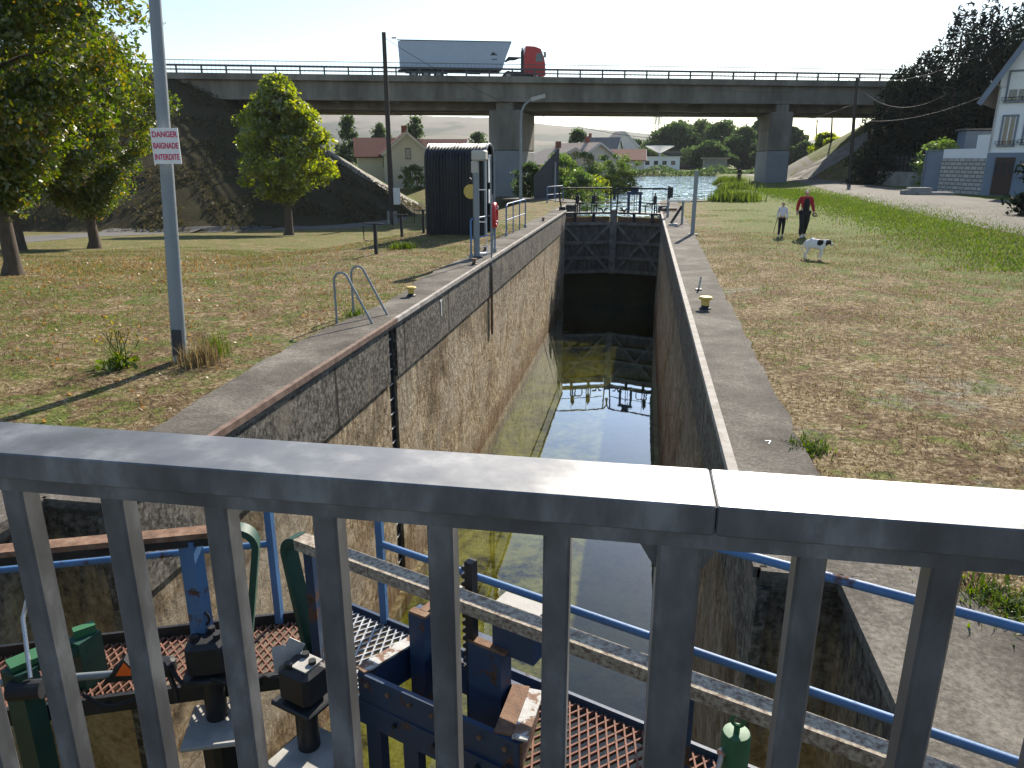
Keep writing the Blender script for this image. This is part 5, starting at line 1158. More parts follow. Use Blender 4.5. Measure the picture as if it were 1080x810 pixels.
g7 = atd(640, 178, 160); house('long brown roofed building behind the canal hedge, lower than the slate roof', (g7.x+1, g7.y), -.4, R(92), 8, 13, 2.9, 2.0, 'cream', 'tilered', [], None)
# warehouse, canopy
q = atd(687, 178, 200); t = thing('warehouse', 'long low white warehouse on the far canal bank', 'warehouse', (q.x, q.y, .3), .12)
b = MB('render'); b.box((0, 4, 1.2), (14.4, 8, 3.6)); b.build('walls', t, local=True); b = MB('white'); b.prism([(-7.5, 2.95), (7.5, 2.95), (7.5, 3.1), (-7.5, 3.1)], (0, -.4, 0), (1, 0, 0), (0, 0, 1), (0, 1, 0), 9); rfw = b.build('roof', t, local=True)
for k in range(6): b = MB('glass'); b.box((-5.5+k*2.2, -.02, 1.5), (1.1, .05, 1.0)); b.build('window', t, local=True)
q = atd(706, 176, 214); t = thing('dark_warehouse', 'low dark grey warehouse behind the white one', 'warehouse', (q.x, q.y, .3), .1)
b = MB('darkgrey'); b.box((0, 5, 2.0), (19, 8, 4.4)); b.build('walls', t, local=True); b = MB('tilegrey'); b.box((0, 5, 4.3), (19.6, 8.6, .3)); b.build('roof', t, local=True)
q = atd(695, 176, 206); t = thing('white_canopy', 'white inverted cone canopy rising behind the white warehouse', 'canopy', (q.x, q.y, .3))
b = MB('white'); b.lathe([(.3, 4.0), (3.8, 5.7), (3.8, 5.85), (.2, 5.6)], (0, 0, 0), 4); b.build('cone', t, local=True); b = MB('galvpole'); b.cyl((0, 0, 2), .3, 4.2, 10); b.build('stem', t, local=True)
q = atd(779, 176, 170); t = thing('small_shed', 'small pale shed in the reeds of the far bank near the right pier', 'shed', (q.x-5, q.y, .2))
b = MB('concrete'); b.box((0, 2, 1.2), (5, 3, 2.8)); b.build('walls', t, local=True); b = MB('tilepale'); b.box((0, 2, 2.7), (6, 4, .25)); b.build('roof', t, local=True)
# telecom mast
q = atd(691, 172, 250); H = atd(691, 123, 250).z
t = thing('lattice_mast', 'grey lattice telecom mast above the far trees', 'mast', (q.x, q.y, 0))
b = MB('darkgrey')
for sx in (-.5, .5):
    for sy in (-.5, .5): b.tube([(sx*1.6, sy*1.6, 0), (sx*.7, sy*.7, H)], .10, 5)
for k in range(14):
    z = H*k/14; f0 = .8-.45*k/14; f1 = .8-.45*(k+1)/14; b.tube([(-f0, -f0, z), (f1, -f1, H*(k+1)/14)], .05, 4); b.tube([(f0, -f0, z), (-f1, -f1, H*(k+1)/14)], .05, 4)
b.build('lattice', t, local=True)
b = MB('palesteel')
for k in range(6): a = k*1.05; b.box((1.1*math.cos(a), 1.1*math.sin(a), H-1.2), (.3, .3, 2.2)); 
b.cyl((0, 0, H+.8), .06, 2.4, 6); b.build('antennas', t, local=True)
# ------------------------------------------------------------------ far trees
ft = [(668, 150, 245, 30, 'leftmost pale far tree beside the lattice mast'), (697, 140, 240, 40, 'far tree just right of the lattice mast'), (715, 131, 235, 44, 'far broad tree in the middle of the row, above the white canopy'), (737, 130, 240, 40, 'far tree with a thin tip, left of the rounded tall one'),
      (760, 131, 228, 44, 'far rounded tall tree left of the right bridge pier'), (783, 138, 215, 40, 'far tree close to the left side of the right bridge pier'), (797, 124, 240, 16, 'slim far tree against the left edge of the right pier'), (832, 136, 225, 26, 'far tree just right of the right pier'),
      (748, 152, 205, 36, 'lower far tree in front of the row, above the far bank reeds'), (812, 150, 200, 30, 'lower far bush peeping past the right pier'), (846, 152, 190, 24, 'pale low far bush between the right pier and the lit bank'), (640, 152, 235, 20, 'tiny dark far tree among the roofs'), (680, 158, 215, 26, 'low far tree beside the dark warehouse')]
for px, top, d, wpx, lab in ft:
    p = atd(px, 180, d); z = tz(p.x, p.y); H = atd(px, top, d).z-z; rad = wpx*d/CF/2*.95
    tree('broadleaf_tree', lab, (p.x, p.y, z), H, H*.08, rad*1.32, 9500, 'leaf_far', .70, .25, 'row of far trees beyond the canal', 80, rad*.34, cz=.42)
for px, top, d, wpx, lab in ((868, 142, 118, 26, 'bushy tree under the right bridge span, beside the leaning pole'), (886, 150, 112, 26, 'low bushy tree under the right bridge span nearest the slope')):
    p = atd(px, 180, d); z = tz(p.x, p.y); H = atd(px, top, d).z-z; tree('broadleaf_tree', lab, (p.x, p.y, z), H, H*.05, wpx*d/CF/2, 6000, 'leaf_green', .36, .18, 'bushy trees under the right bridge span', 46, .8)
for px, top, d, wpx, lab in ((370, 126, 140, 24, 'dark far tree left of the cream house'), (440, 123, 150, 22, 'dark pointed far tree behind the cream gable'), (608, 138, 150, 18, 'far tree top behind the sandy roof'), (505, 140, 175, 26, 'round far tree beside the left bridge pier'), (402, 132, 160, 22, 'far round tree behind the cream house chimney')):
    p = atd(px, 180, d); z = tz(p.x, p.y); H = atd(px, top, d).z-z; tree('broadleaf_tree', lab, (p.x, p.y, z), H, H*.1, wpx*d/CF/2, 3000, 'leaf_far', .45, .2, 'trees behind the houses', 40, 1.1, cz=.3)
# hills
def hill(name, pts, depth, thick, mat='hill'):
    vs = []; n = len(pts)
    for i, (px, py) in enumerate(pts):
        q = atd(px, py, depth); f = Vector((q.x, q.y, 0)).normalized(); 
        for k in range(6): 
            s = k/5; d2 = Vector((q.x, q.y, 0))+f*thick*(s-.6)
            vs.append((d2.x, d2.y, -6+(q.z+6)*math.sin(min(1, s/.6)*math.pi/2) if s < .61 else -6+(q.z+6)*(1-.3*(s-.6)/.4)))
    b = MB(mat); b.add(vs, [(i*6+k, i*6+6+k, i*6+7+k, i*6+k+1) for i in range(n-1) for k in range(5)]); return kind(b.build(name, smooth=True), 'structure')
rs = random.Random(3)
def ridge(pts, step=6, amp=1.0):
    out = []
    for (x0, y0), (x1, y1) in zip(pts, pts[1:]):
        m = max(1, int((x1-x0)/step))
        for k in range(m): out.append((x0+(x1-x0)*k/m, y0+(y1-y0)*k/m+amp*(rs.random()-.5)))
    return out+[pts[-1]]
hill('hills', ridge([(-500, 118), (100, 122), (300, 121), (420, 123), (520, 126), (580, 133), (660, 139), (720, 146), (800, 152), (880, 146), (1000, 140), (1300, 134), (1700, 130)]), 1700, 1500)
hill('hills', ridge([(-400, 140), (350, 140), (480, 141), (560, 148), (640, 152), (760, 158), (900, 156), (1300, 152)], 10, .6), 800, 600)
# ------------------------------------------------------------------ poles, lamp, board
p = gp(414, 236.5); dd = (Vector((p.x, p.y, 0))-Vector((0, 0, 0))).length
hd_ = Vector((p.x, p.y, 0)).dot(Vector((-math.sin(CY), math.cos(CY), 0))); tp = atd(413.5, 34, hd_); print('wood pole', p, tp)
t = thing('utility_pole', 'tall dark wooden pole with a white meter box, left of the black shelter', 'utility pole', p)
b = MB('polewood'); b.tube([p-Vector((0, 0, .3)), (p.x, p.y, (p.z+tp.z)/2), (p.x, p.y, tp.z)], [.0036*hd_, .0031*hd_, .0025*hd_], 12); b.build('shaft', t, smooth=True)
q = atd(418.5, 207, hd_-.3); b = MB('white'); b.box(q, (.0085*hd_, .25, .021*hd_), 0, bev=.02); b.build('meter_box', t)
b = MB('blackiron'); q = atd(414, 108, hd_); b.box(q+Vector((.2, 0, 0)), (.5, .12, .12)); q = atd(414, 40, hd_); b.box(q+Vector((.12, 0, 0)), (.4, .1, .1)); b.build('bracket', t)
b = MB('concrete'); b.box((p.x, p.y, p.z+.55), (.012*hd_, .35, 1.3)); b.build('foot', t)
wood_top = Vector((p.x, p.y, tp.z-.4))
# street lamp near the left pier
p = atd(549, 212, 52); p.z = tz(p.x, p.y); z1 = atd(549, 118, 52).z; q1 = atd(560, 105, 52); q2 = atd(575, 101, 52)
t = thing('street_lamp', 'grey street lamp with a curved arm in front of the left bridge pier', 'street lamp', p)
b = MB('galvpole'); b.tube([p, (p.x, p.y, z1-.6), (p.x+.05, p.y, z1), (p.x+.25, p.y, z1+.45), q1], [.11, .08, .075, .07, .06], 10); b.build('pole', t, smooth=True)
b = MB('palesteel'); b.bar(q1, q2, .36, .24); b.build('lantern', t)
# dark triangular board
t0_, t1_, t2_, t3_ = atd(563, 214, 54), atd(563, 186, 54), atd(589, 155, 54), atd(589, 212, 54)
t = thing('triangular_screen', 'dark slanted board screen at the far left end of the lock beside the hedge', 'screen', t0_)
o = t0_; ex = (t3_-t0_); ex.z = 0; Lx = ex.length; ex.normalize(); b = MB('darkgrey')
b.prism([(0, -.6), (Lx, -.6), (Lx, t2_.z-t0_.z), (0, t1_.z-t0_.z)], o, ex, (0, 0, 1), Vector((-ex.y, ex.x, 0)), .25); b.build('board', t)
b = MB('galvpole'); q = o+ex*Lx*.86; b.tube([(q.x, q.y-.1, q.z-.6), (q.x, q.y-.1, t2_.z-1.0)], .06, 8); b.build('post', t)
# poles on the right
def rpole(px, pb, pt, d, lab, lean=0, r=.10, lamp=False):
    p = atd(px, pb, d); p.z = tz(p.x, p.y); q = atd(px+lean, pt, d)
    t = thing('utility_pole', lab, 'utility pole', p, 0); b = MB('polewood'); b.tube([p-Vector((0, 0, .3)), q], [r, r*.7], 10); b.build('shaft', t, smooth=True)
    b = MB('blackiron'); b.box(q+Vector((0, 0, -.3)), (.5, .1, .1)); b.build('bracket', t)
    if lamp: b = MB('palesteel'); b.tube([q, q+Vector((-.6, 0, .3))], .06, 6); b.box(q+Vector((-1.1, 0, .3)), (1.0, .25, .15)); b.build('lantern', t)
    return q
tp1 = rpole(897, 184, 82, 74, 'dark utility pole at the foot of the right bridge slope, nearest the road', 7, .19)
rpole(873, 182, 116, 104, 'second utility pole under the right bridge span', 5, .13)
rpole(859, 176, 126, 150, 'far utility pole with a lamp under the right bridge span', 3, .16, True)
def wire(a, c, sag, lab, r=.02):
    a, c = Vector(a), Vector(c); pts = [a.lerp(c, k/28)-Vector((0, 0, sag*4*(k/28)*(1-k/28))) for k in range(29)]
    b = MB('blackiron'); b.tube(pts, r, 5); tag(b.build('overhead_wire', at=a), lab, 'wire', 'overhead wires')
hw = lambda px, py: on_gable(px, py)+n*1.1
wire(tp1, hw(1090, 30), 1.3, 'highest overhead wire running from the right pole across the conifers to the house roof', .012)
wire(tp1-Vector((0, 0, .5)), hw(1075, 42), 3.0, 'sagging middle overhead wire in front of the conifers to the house', .012)
wire(tp1-Vector((0, 0, 3.6)), hw(1064, 92), .9, 'lowest overhead wire from the right pole to the house wall', .012)
wire(tp1, atd(760, 95, 60), .6, 'overhead wire running left from the right pole in front of the bridge', .015)
wire(wood_top, atd(905, 108, 74), 5.5, 'long overhead wire from the wooden pole down across the lorry and bridge', .02)
# ------------------------------------------------------------------ plants on the lawn and banks
def tuft(name, lab, p, n, h_, sp, leaf, wd=.012, cat='plant', droop=.35, group=None):
    P = rng.normal(size=(n, 2))*sp; a = rng.random(n)*2*math.pi; L_ = h_*(.5+.7*rng.random(n)); dr = droop*(.3+rng.random(n))
    vs = np.zeros((n, 5, 3)); bx_, by_ = P[:, 0], P[:, 1]; bz = np.array([tz(p.x+x, p.y+y)-p.z for x, y in P]) if n < 1500 else 0*bx_
    ca_, sa_ = np.cos(a), np.sin(a); w2 = wd*(.6+.8*rng.random(n))
    for k, (fr, ww) in enumerate(((0, 1), (0, -1), (.55, .8), (.55, -.8), (1, 0))):
        out = dr*L_*fr**2
        vs[:, k, 0] = bx_+out*ca_-sa_*w2*ww; vs[:, k, 1] = by_+out*sa_+ca_*w2*ww; vs[:, k, 2] = bz+L_*fr*(1-.3*dr*fr)
    base = (np.arange(n)*5)[:, None]; f = np.concatenate([base+np.array([[0, 1, 3, 2]]), base+np.array([[2, 3, 4, 4]])])
    f4 = base+np.array([[0, 1, 3, 2]]); me = npmesh(name, vs.reshape(-1, 3), np.concatenate([np.repeat(f4, 1, 0)]), leaf); 
    # tips as triangles in the same mesh
    bm = bmesh.new(); bm.from_mesh(me.data); bm.verts.ensure_lookup_table()
    for i in range(n):
        bm.faces.new((bm.verts[i*5+2], bm.verts[i*5+3], bm.verts[i*5+4]))
    bm.to_mesh(me.data); bm.free(); me.location = p
    if lab: tag(me, lab, cat, group)
    return me
p = gp(127, 388); t = thing('ragwort_plant', 'yellow flowering weed with dark green base leaves, left of the grey lamp post', 'weed', p)
v, f = leaf_quads(rng.normal(size=(150, 3))*np.array([.13, .13, .05])+np.array([0, 0, .07]), .08); npmesh('leaves', v, f, 'leaf_turf', t)
v, f = leaf_quads(rng.normal(size=(120, 3))*np.array([.13, .11, .13])+np.array([.03, 0, .46]), .034); npmesh('flowers', v, f, 'flower', t)
b = MB('leaf_turf')
for k in range(14): b.tube([(rng.normal()*.05, rng.normal()*.05, 0), (rng.normal()*.12, rng.normal()*.1, .3), (rng.normal()*.15, rng.normal()*.12, .52)], .005, 4)
b.build('stems', t, local=True)
tuft('grass_tuft', 'tall pale yellow grass tuft at the foot of the grey lamp post', gp(212, 384), 260, .34, .13, 'leaf_dry', .006, 'grass tuft'); tuft('grass_tuft', 'spindly yellow green grass tuft just right of the lamp post tuft', gp(228, 374), 160, .36, .10, 'leaf_turf', .005, 'grass tuft')
tuft('grass_tuft', 'small green weed tuft on the right lawn beside the coping', gp(852, 474), 220, .10, .10, 'leaf_turf', .008, 'grass tuft', .8); tuft('grass_tuft', 'green weed patch by the concrete apron at the bottom right', gp(1050, 640), 420, .10, .16, 'leaf_turf', .007, 'grass tuft', .8)
tuft('grass_tuft', 'pale bushy weed between the iron posts on the left lawn', gp(425, 262), 260, .26, .22, 'leaf_turf', .012, 'grass tuft', .7)
tuft('grass_tuft', 'green weed at the foot of the ladder hand rail', gp(375, 333), 120, .14, .10, 'leaf_turf', .008, 'grass tuft', .8)
for px, py, d, sp, lab in ((771, 212, None, 1.0, 'bright green tall grass clump on the right canal bank, nearest the lock'), (768, 200, None, 1.3, 'tall green grass clump on the canal bank behind the nearest one'), (762, 192, None, 1.8, 'far grass clump on the canal bank under the bridge')):
    p = gp(px, py); tuft('bank_grass_clump', lab, p, 1400, .8, sp*.75, 'leaf_reed', .03, 'grass clump', .5, 'grass clumps on the canal bank')
# reeds on the far bank: one mass
n_ = 5000; ry = 150+rng.random(n_)*7; rx = -30+rng.random(n_)*75
P = np.stack([rx, ry, terr(rx, ry)+rng.random(n_)*1.6*(.6+.4*np.sin(rx*.6))], -1); v, f = leaf_quads(P, .55, 0, .4); kind(npmesh('reeds', v, f, 'leaf_far'), 'stuff')
# grass cover
def blades(name, n, xr, yr, leaf, h_, wd, dens, lay=.9):
    X = xr[0]+(xr[1]-xr[0])*rng.random(n*3); Y = yr[0]+(yr[1]-yr[0])*rng.random(n*3)**1.35
    k = dens(X, Y) > rng.random(n*3); X, Y = X[k][:n], Y[k][:n]; m = len(X); Z = terr(X, Y)
    a = rng.random(m)*2*math.pi; Ld = h_*(.4+.9*rng.random(m))*(1+Y*.012); tl = lay*(.3+.7*rng.random(m)); W = wd*(.6+.8*rng.random(m))*(1+Y*.03)
    d = np.stack([np.cos(a)*np.sin(tl), np.sin(a)*np.sin(tl), np.cos(tl)], -1)*Ld[:, None]; s = np.stack([-np.sin(a), np.cos(a), 0*a], -1)*W[:, None]; B0 = np.stack([X, Y, Z-.004], -1)
    v = np.stack([B0-s, B0+s, B0+d+s*.1], 1).reshape(-1, 3); return kind(npmesh(name, v, np.arange(3*m).reshape(m, 3), leaf), 'stuff')
def clump(X, Y, f, th, s0=0):
    return np.clip(((np.sin(X*f+1.7*np.sin(Y*f*.7+s0))+np.sin(Y*f*1.3+2.1*np.sin(X*f*.6+s0)))*.5-th)*2.2+.5, 0, 1)
def lawnR(X, Y): 
    e = .93+.62+.012*Y+.95*sm(6.4, 3.0, Y); return (X > e-.06)
def lawnL(X, Y): return (X < -4.98+.003*Y-4.4*sm(5.6, 4.9, Y)+.06)
blades('dry_grass', 90000, (1.2, 15), (2.6, 30), 'leaf_dry', .058, .0045, lambda X, Y: lawnR(X, Y)*(.25+.75*clump(X, Y, 2.3, -.1)), 1.25)
blades('dry_grass', 80000, (-22, -4.6), (4.6, 30), 'leaf_dry', .058, .005, lambda X, Y: lawnL(X, Y)*(.2+.8*clump(X, Y, 2.1, -.1, 2)), 1.25)
blades('green_grass', 48000, (1.2, 20), (2.6, 44), 'leaf_turf', .05, .004, lambda X, Y: lawnR(X, Y)*np.clip(.75*clump(X, Y, 1.3, .35, 1)+.8*sm(6, 10, X-(Y-20)*.12)*sm(14, 28, Y), 0, 1), .9)
blades('green_grass', 40000, (-22, -4.6), (4.6, 32), 'leaf_turf', .05, .004, lambda X, Y: lawnL(X, Y)*clump(X, Y, 1.1, .3, 4), .9)
def band(X, Y):
    # bright verge strip between the lawn and the road
    pxv = np.array([gp(x, y)[:2] for x, y in ((835, 205), (880, 213), (930, 226), (1000, 244), (1080, 266))]); lx = np.interp(Y[::1], pxv[::-1, 1], pxv[::-1, 0]); return np.exp(-((X-lx)/1.8)**2)
blades('verge_grass', 60000, (7, 24), (20, 75), 'leaf_verge', .085, .009, lambda X, Y: band(X, Y), .9)
n_ = 60000; X = -75+rng.random(n_)*64; Y = 40+rng.random(n_)*45; e_, lx_, ln_ = emb(X, Y); k = (ln_ < -4) & (e_ > tz(-60, 30)-3) & (np.abs(e_-terr(X, Y)) < .3) & (clump(X, Y, .9, -.1, 1) > rng.random(n_)*.9)
X, Y = X[k], Y[k]; P = np.stack([X, Y, terr(X, Y)+.12+.22*rng.random(len(X))], -1); v, f = leaf_quads(P, .30, -.2, .30); kind(npmesh('embankment_scrub', v, f, 'leaf_scrub'), 'stuff')
# fallen leaves under the maples and litter on the lawn
n_ = 5200; X = np.concatenate([-15+rng.normal(size=4600)*3.4, -9+rng.normal(size=1400)*4, 3+rng.random(120)*9]); Y = np.concatenate([19+rng.normal(size=4600)*4, 12+rng.normal(size=1400)*4, 4+rng.random(120)*14])
k = (X < -5.3) | (X > 2.0); k &= (Y > 5.3); X, Y = X[k], Y[k]; P = np.stack([X, Y, terr(X, Y)+.015], -1); v, f = leaf_quads(P, .048, -1.0, .7); kind(npmesh('fallen_leaves', v, f, 'leaf_fallen'), 'stuff')
# a few broken twigs on the right apron
p = gp(935, 600); t = thing('fallen_twig', 'pale broken twig lying on the concrete apron at lower right', 'twig', p)
b = MB('bark'); b.tube([p+Vector((-.18, -.05, .01)), p+Vector((-.02, 0, .02)), p+Vector((.16, .03, .015))], .006, 5); b.tube([p+Vector((-.02, 0, .02)), p+Vector((.05, .09, .03))], .004, 5); b.build('stick', t)
v, f = leaf_quads(rng.normal(size=(16, 3))*np.array([.05, .03, .006])+np.array([.08, .02, .02]), .05, -1); npmesh('dry_leaves', v, f, 'leaf_dry', t)
# mooring mark painted on coping
p = atz(810, 466, .036); t = MB('white'); t.bar(p+Vector((-.025, .025, 0)), p+Vector((.03, .035, 0)), .010, .004); t.bar(p+Vector((.03, .035, 0.0005)), p+Vector((.0, -.05, 0.0005)), .010, .004); tag(t.build('chalk_mark', at=p), 'small white hooked paint mark on the right coping', 'paint mark')
# ------------------------------------------------------------------ people and dog
def skin(name, verts, edges, mat, parent, sub=2):
    me = bpy.data.meshes.new(name); me.from_pydata([v[:3] for v in verts], edges, []); me.materials.append(MT[mat]); o = bpy.data.objects.new(name, me); C.objects.link(o); o.parent = parent
    o.modifiers.new('Skin', 'SKIN'); sv = me.skin_vertices[0].data
    for i, v in enumerate(verts): r = v[3]; sv[i].radius = (r, v[4] if len(v) > 4 else r); sv[i].use_root = (i == 0)
    m = o.modifiers.new('Subdivision', 'SUBSURF'); m.levels = sub; m.render_levels = sub
    for q in o.modifiers:
        if q.type == 'SKIN': q.use_smooth_shade = True
    return o
def person(lab, p, H, rz, top, step, inner=None, hair='hairgrey', slim=1.0, longhair=False, armsout=0):
    """figure facing -y, local metres scaled so that standing height = H"""
    k = H/1.70; t = thing('person', lab, 'person', p, rz, 'people walking on the right lawn')
    def V(x, y, z, r, r2=None): return (x*k*slim if abs(x) < .3 else x*k, y*k, z*k, r*k*slim, (r2 or r)*k*slim)
    s = step
    J = [V(0, 0, .95, .115, .10), V(0, 0, 1.12, .11, .085), V(0, .01, 1.33, .14, .10), V(0, .01, 1.44, .07, .065), V(0, -.005, 1.50, .05), V(0, -.02, 1.56, .07, .08), V(0, -.02, 1.635, .076, .09),
         V(.17, .01, 1.40, .055), V(.22, .03-s*.15, 1.15, .042), V(.245, -.05-s*.28, .92, .03), V(-.17, .01, 1.40, .055), V(-.22, .03+s*.15, 1.15, .042), V(-.245, -.05+s*.22, .92, .03),
         V(.09, 0, .88, .095), V(.10, -.05+s*.35, .50, .062), V(.10, .04+s*.62, .10, .042), V(.10, -.06+s*.62, .05, .038), V(-.09, 0, .88, .095), V(-.10, -.05-s*.30, .50, .062), V(-.10, .06-s*.45, .09, .042), V(-.10, -.08-s*.45, .045, .038)]
    E = [(0, 1), (1, 2), (2, 3), (3, 4), (4, 5), (5, 6), (2, 7), (7, 8), (8, 9), (2, 10), (10, 11), (11, 12), (0, 13), (13, 14), (14, 15), (15, 16), (0, 17), (17, 18), (18, 19), (19, 20)]
    # hands with five fingers
    for w0, sx in ((9, 1), (12, -1)):
        x, y, z = J[w0][:3]; i0 = len(J); J.append((x+sx*.0*k, y-.012*k, z-.075*k, .034*k, .018*k)); E.append((w0, i0))
        for q, (dx, ln_) in enumerate(((-.024, .070), (-.009, .080), (.007, .075), (.022, .060))):
            i1 = len(J); J.append((x, y+dx*k-.012*k, z-.12*k, .0095*k)); J.append((x-sx*.012*k, y+dx*k-.02*k, z-(.115+ln_*.75)*k, .008*k)); E += [(i0, i1), (i1, i1+1)]
        i1 = len(J); J.append((x-sx*.015*k, y-.045*k, z-.07*k, .010*k)); J.append((x-sx*.02*k, y-.06*k, z-.105*k, .009*k)); E += [(w0, i1), (i1, i1+1)]
    skin('body', J, E, 'skin', t, 2)
    def sub(idx, add, mat, nm, edges):
        vs = [tuple(list(J[i][:3])+[J[i][3]+a*k, J[i][4]+a*k]) for i, a in zip(idx, add)]; return skin(nm, vs, edges, mat, t, 2)
    sub([0, 1, 2, 3, 7, 8, 9, 10, 11, 12], [.022, .028, .026, .014, .02, .018, .014, .02, .018, .014], top, 'jacket' if inner else 'shirt', [(0, 1), (1, 2), (2, 3), (2, 4), (4, 5), (5, 6), (2, 7), (7, 8), (8, 9)])
    sub([0, 13, 14, 15, 17, 18, 19], [.016, .02, .02, .022, .02, .02, .022], 'clothblack', 'trousers', [(0, 1), (1, 2), (2, 3), (0, 4), (4, 5), (5, 6)])
    if inner:
        b = MB(inner); b.lathe([(.05*k, 1.40*k), (.10*k, 1.34*k), (.115*k, 1.15*k), (.11*k, .95*k), (.08*k, .90*k)], (0, -.062*k, 0), 14); b.build('dark_top', t, local=True, smooth=True)
    for i, a in ((15, 16), (19, 20)):
        x, y, z = J[a][:3]; skin('shoe', [(x, y+.11*k, .05*k, .045*k), (x, y+.02*k, .05*k, .048*k), (x, y-.09*k, .04*k, .04*k)], [(0, 1), (1, 2)], 'shoe', t, 2)
    hz_ = 1.62*k
    for sx in (-1, 1):
        b = MB('white'); b.lathe([(.002*k, -.012*k), (.013*k, 0), (.002*k, .012*k)], (sx*.033*k, -.098*k, hz_-.005*k), 8); e = b.build('eyeball', t, local=True)
        b = MB('eye'); b.cyl((sx*.033*k, -.110*k, hz_-.005*k), .007*k, .004*k, 8, (0, 1, 0)); b.build('iris', e, local=True)
        b = MB('skin'); b.lathe([(.004*k, -.03*k), (.016*k, 0), (.004*k, .03*k)], (sx*.084*k, -.01*k, hz_-.01*k), 8); b.build('ear', t, local=True, smooth=True)
    b = MB('skin'); b.prism([(-.012*k, -.018*k), (.012*k, -.018*k), (.004*k, .03*k), (-.004*k, .03*k)], (0, -.122*k, hz_-.025*k), (1, 0, 0), (0, 0, 1), (0, 1, 0), .04*k); b.build('nose', t, local=True)
    b = MB('lip'); b.box((0, -.099*k, hz_-.075*k), (.045*k, .012*k, .013*k)); b.build('mouth', t, local=True)
    hv = [(0, .012*k, hz_+.055*k, .082*k), (0, .045*k, hz_+.0*k, .072*k)]+([(0, .06*k, hz_-.10*k, .05*k)] if longhair else [])
    skin('hair', hv, [(i, i+1) for i in range(len(hv)-1)], hair, t, 2); return t, J, k
def face(p): return math.atan2(p.x, p.y)*-1
pa = gp(846, 250.5); pb = gp(823, 249.5)
ta, JA, ka = person('adult in a red jacket over a dark top and black trousers walking towards the lock', pa, 1.66, .12, 'clothred', .32, 'clothblack', 'hairgrey', 1.12)
tb_, JB, kb = person('child in pale lilac top and black leggings beside the adult, holding a thin stick', pb, 1.22, -.1, 'clothpale', .22, None, 'hairdark', .95, True)
def wl(t, v): return WM[t]@Vector(v[:3])
h = wl(ta, JA[9]); tl = thing('dog_lead', 'short dark dog lead bundled in the hand of the adult in red', 'dog lead', h)
b = MB('clothblack'); b.torus(h+Vector((.02, -.02, -.09)), .06, .018, (.3, 1, 0), 14, 6, 1); b.tube([h+Vector((.02, -.02, -.12)), h+Vector((.10, -.05, -.16)), h+Vector((.13, -.03, -.10))], .014, 6); b.build('strap', tl)
h = wl(tb_, JB[12]); tl = thing('stick', 'thin dark stick hanging from the hand of the child', 'stick', h)
b = MB('bark'); b.tube([h+Vector((.0, -.03, -.02)), h+Vector((-.06, -.06, -.30)), h+Vector((-.10, -.05, -.55))], .010, 6); b.build('rod', tl)
# dog, walking to the right
MTd, N, L = newmat('black_and_white_coat'); bs = N['Principled BSDF']; tc = N.new('ShaderNodeTexCoord')
def blob(c, r):
    vm = N.new('ShaderNodeVectorMath'); vm.operation = 'DISTANCE'; L.new(tc.outputs['Object'], vm.inputs[0]); vm.inputs[1].default_value = c
    ad = mth(N, L, 'ADD', vm.outputs['Value'], mth(N, L, 'MULTIPLY', mth(N, L, 'SUBTRACT', noi(N, L, tc.outputs['Object'], 9, 3), .5), .12)); return mth(N, L, 'LESS_THAN', ad, r)
ms = mth(N, L, 'MAXIMUM', mth(N, L, 'MAXIMUM', blob((.17, -.07, .57), .125), blob((.47, -.06, .57), .105)), mth(N, L, 'MAXIMUM', blob((.50, -.0, .64), .07), blob((.56, .0, .50), .05)))
L.new(mixc(N, L, ms, (.72, .70, .66), (.018, .016, .015)), bs.inputs['Base Color']); bs.inputs['Roughness'].default_value = .9; bump(N, L, noi(N, L, tc.outputs['Object'], 60, 3), .5, .01, bs); MT['coat'] = MTd
pd = gp(859, 273.5); t = thing('dog', 'white dog with black patches walking across the right lawn ahead of the people', 'dog', pd, -.55); t.scale = (.74, .80, .84)
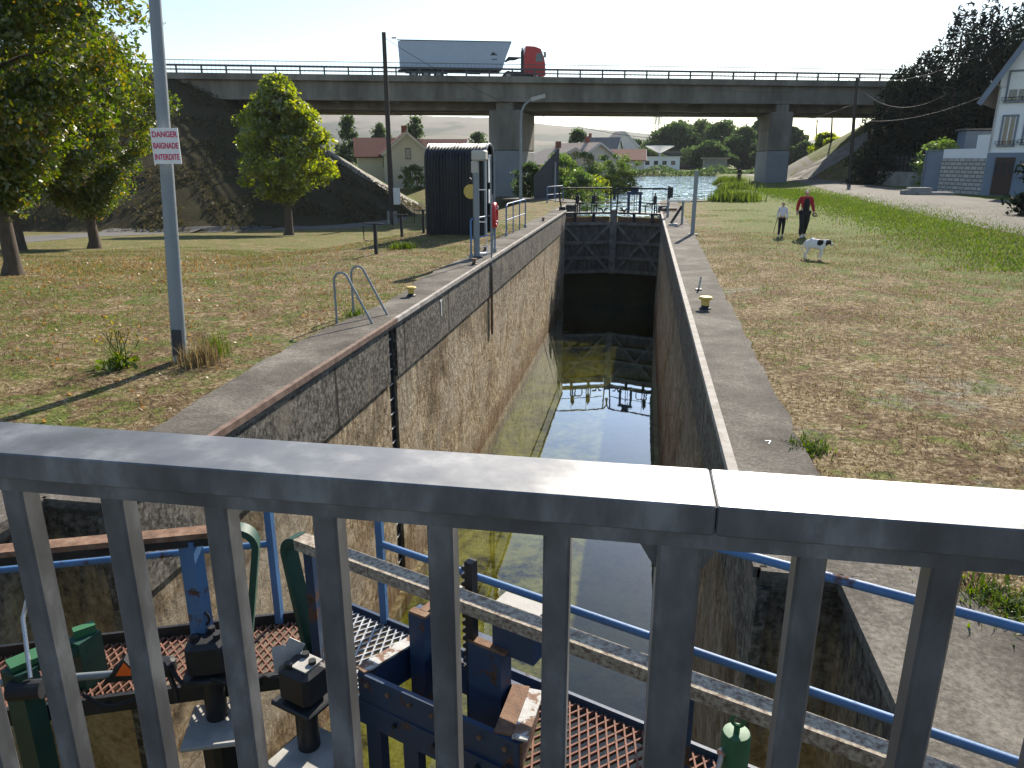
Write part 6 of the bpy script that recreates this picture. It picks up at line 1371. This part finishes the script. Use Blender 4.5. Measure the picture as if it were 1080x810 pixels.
D = [(-.05, 0, .50, .125, .14), (-.28, 0, .52, .13, .13), (.20, 0, .49, .14, .155), (.31, 0, .54, .10, .11), (.40, 0, .60, .075, .085), (.47, 0, .61, .075, .08), (.55, 0, .55, .05, .05), (.62, 0, .51, .033, .035),
     (-.38, 0, .56, .05), (-.47, 0, .46, .035), (-.52, 0, .33, .028), (-.50, 0, .24, .02),
     (.24, -.085, .36, .06), (.27, -.085, .21, .036), (.25, -.085, .06, .028), (.29, -.085, .025, .030), (.21, .085, .36, .06), (.14, .085, .21, .036), (.08, .085, .07, .028), (.12, .085, .028, .030),
     (-.29, -.09, .37, .085), (-.22, -.09, .27, .05), (-.33, -.09, .17, .032), (-.30, -.09, .05, .026), (-.26, -.09, .025, .03), (-.31, .09, .37, .085), (-.30, .09, .26, .05), (-.44, .09, .17, .032), (-.45, .09, .05, .026), (-.41, .09, .025, .03)]
ED = [(0, 1), (0, 2), (2, 3), (3, 4), (4, 5), (5, 6), (6, 7), (1, 8), (8, 9), (9, 10), (10, 11), (2, 12), (12, 13), (13, 14), (14, 15), (2, 16), (16, 17), (17, 18), (18, 19), (1, 20), (20, 21), (21, 22), (22, 23), (23, 24), (1, 25), (25, 26), (26, 27), (27, 28), (28, 29)]
D = [(q[0], q[1], q[2])+tuple(r*(1.28 if q[2] > .44 and abs(q[1]) < .01 and -.35 < q[0] < .35 else 1.12) for r in q[3:]) for q in D]
skin('body', D, ED, 'coat', t, 2)
for sy in (-1, 1):
    b = MB('clothblack'); b.prism([(-.04, .02), (.03, .03), (.02, -.10), (-.03, -.09)], (.44, sy*.085, .62), (1, 0, 0), (0, 0, 1), (0, sy, -.2), .015); b.build('ear', t, local=True)
    b = MB('eye'); b.lathe([(.002, -.01), (.01, 0), (.002, .01)], (.545, sy*.045, .585), 8); b.build('eye', t, local=True)
b = MB('eye'); b.box((.652, 0, .515), (.025, .032, .026), bev=.006); b.build('nose', t, local=True)
# distant walker on the towpath
q = gp(779, 193); person('distant person in dark clothes on the towpath left of the right bridge pier', q, 1.7, 0, 'clothblack', .2, None, 'hairdark', 1.1)
# ------------------------------------------------------------------ haze
hz_m, N, L = newmat('haze_air'); N.remove(N['Principled BSDF']); pv = N.new('ShaderNodeVolumePrincipled'); pv.inputs['Color'].default_value = (.86, .92, 1, 1); pv.inputs['Density'].default_value = .00011; pv.inputs['Anisotropy'].default_value = .2
L.new(pv.outputs[0], N['Material Output'].inputs['Volume']); MT['haze'] = hz_m
b = MB('haze'); b.box((0, 1500, 62), (6500, 6600, 145)); kind(b.build('haze'), 'stuff')
for m_ in list(bpy.data.materials):
    if m_.users == 0: bpy.data.materials.remove(m_)
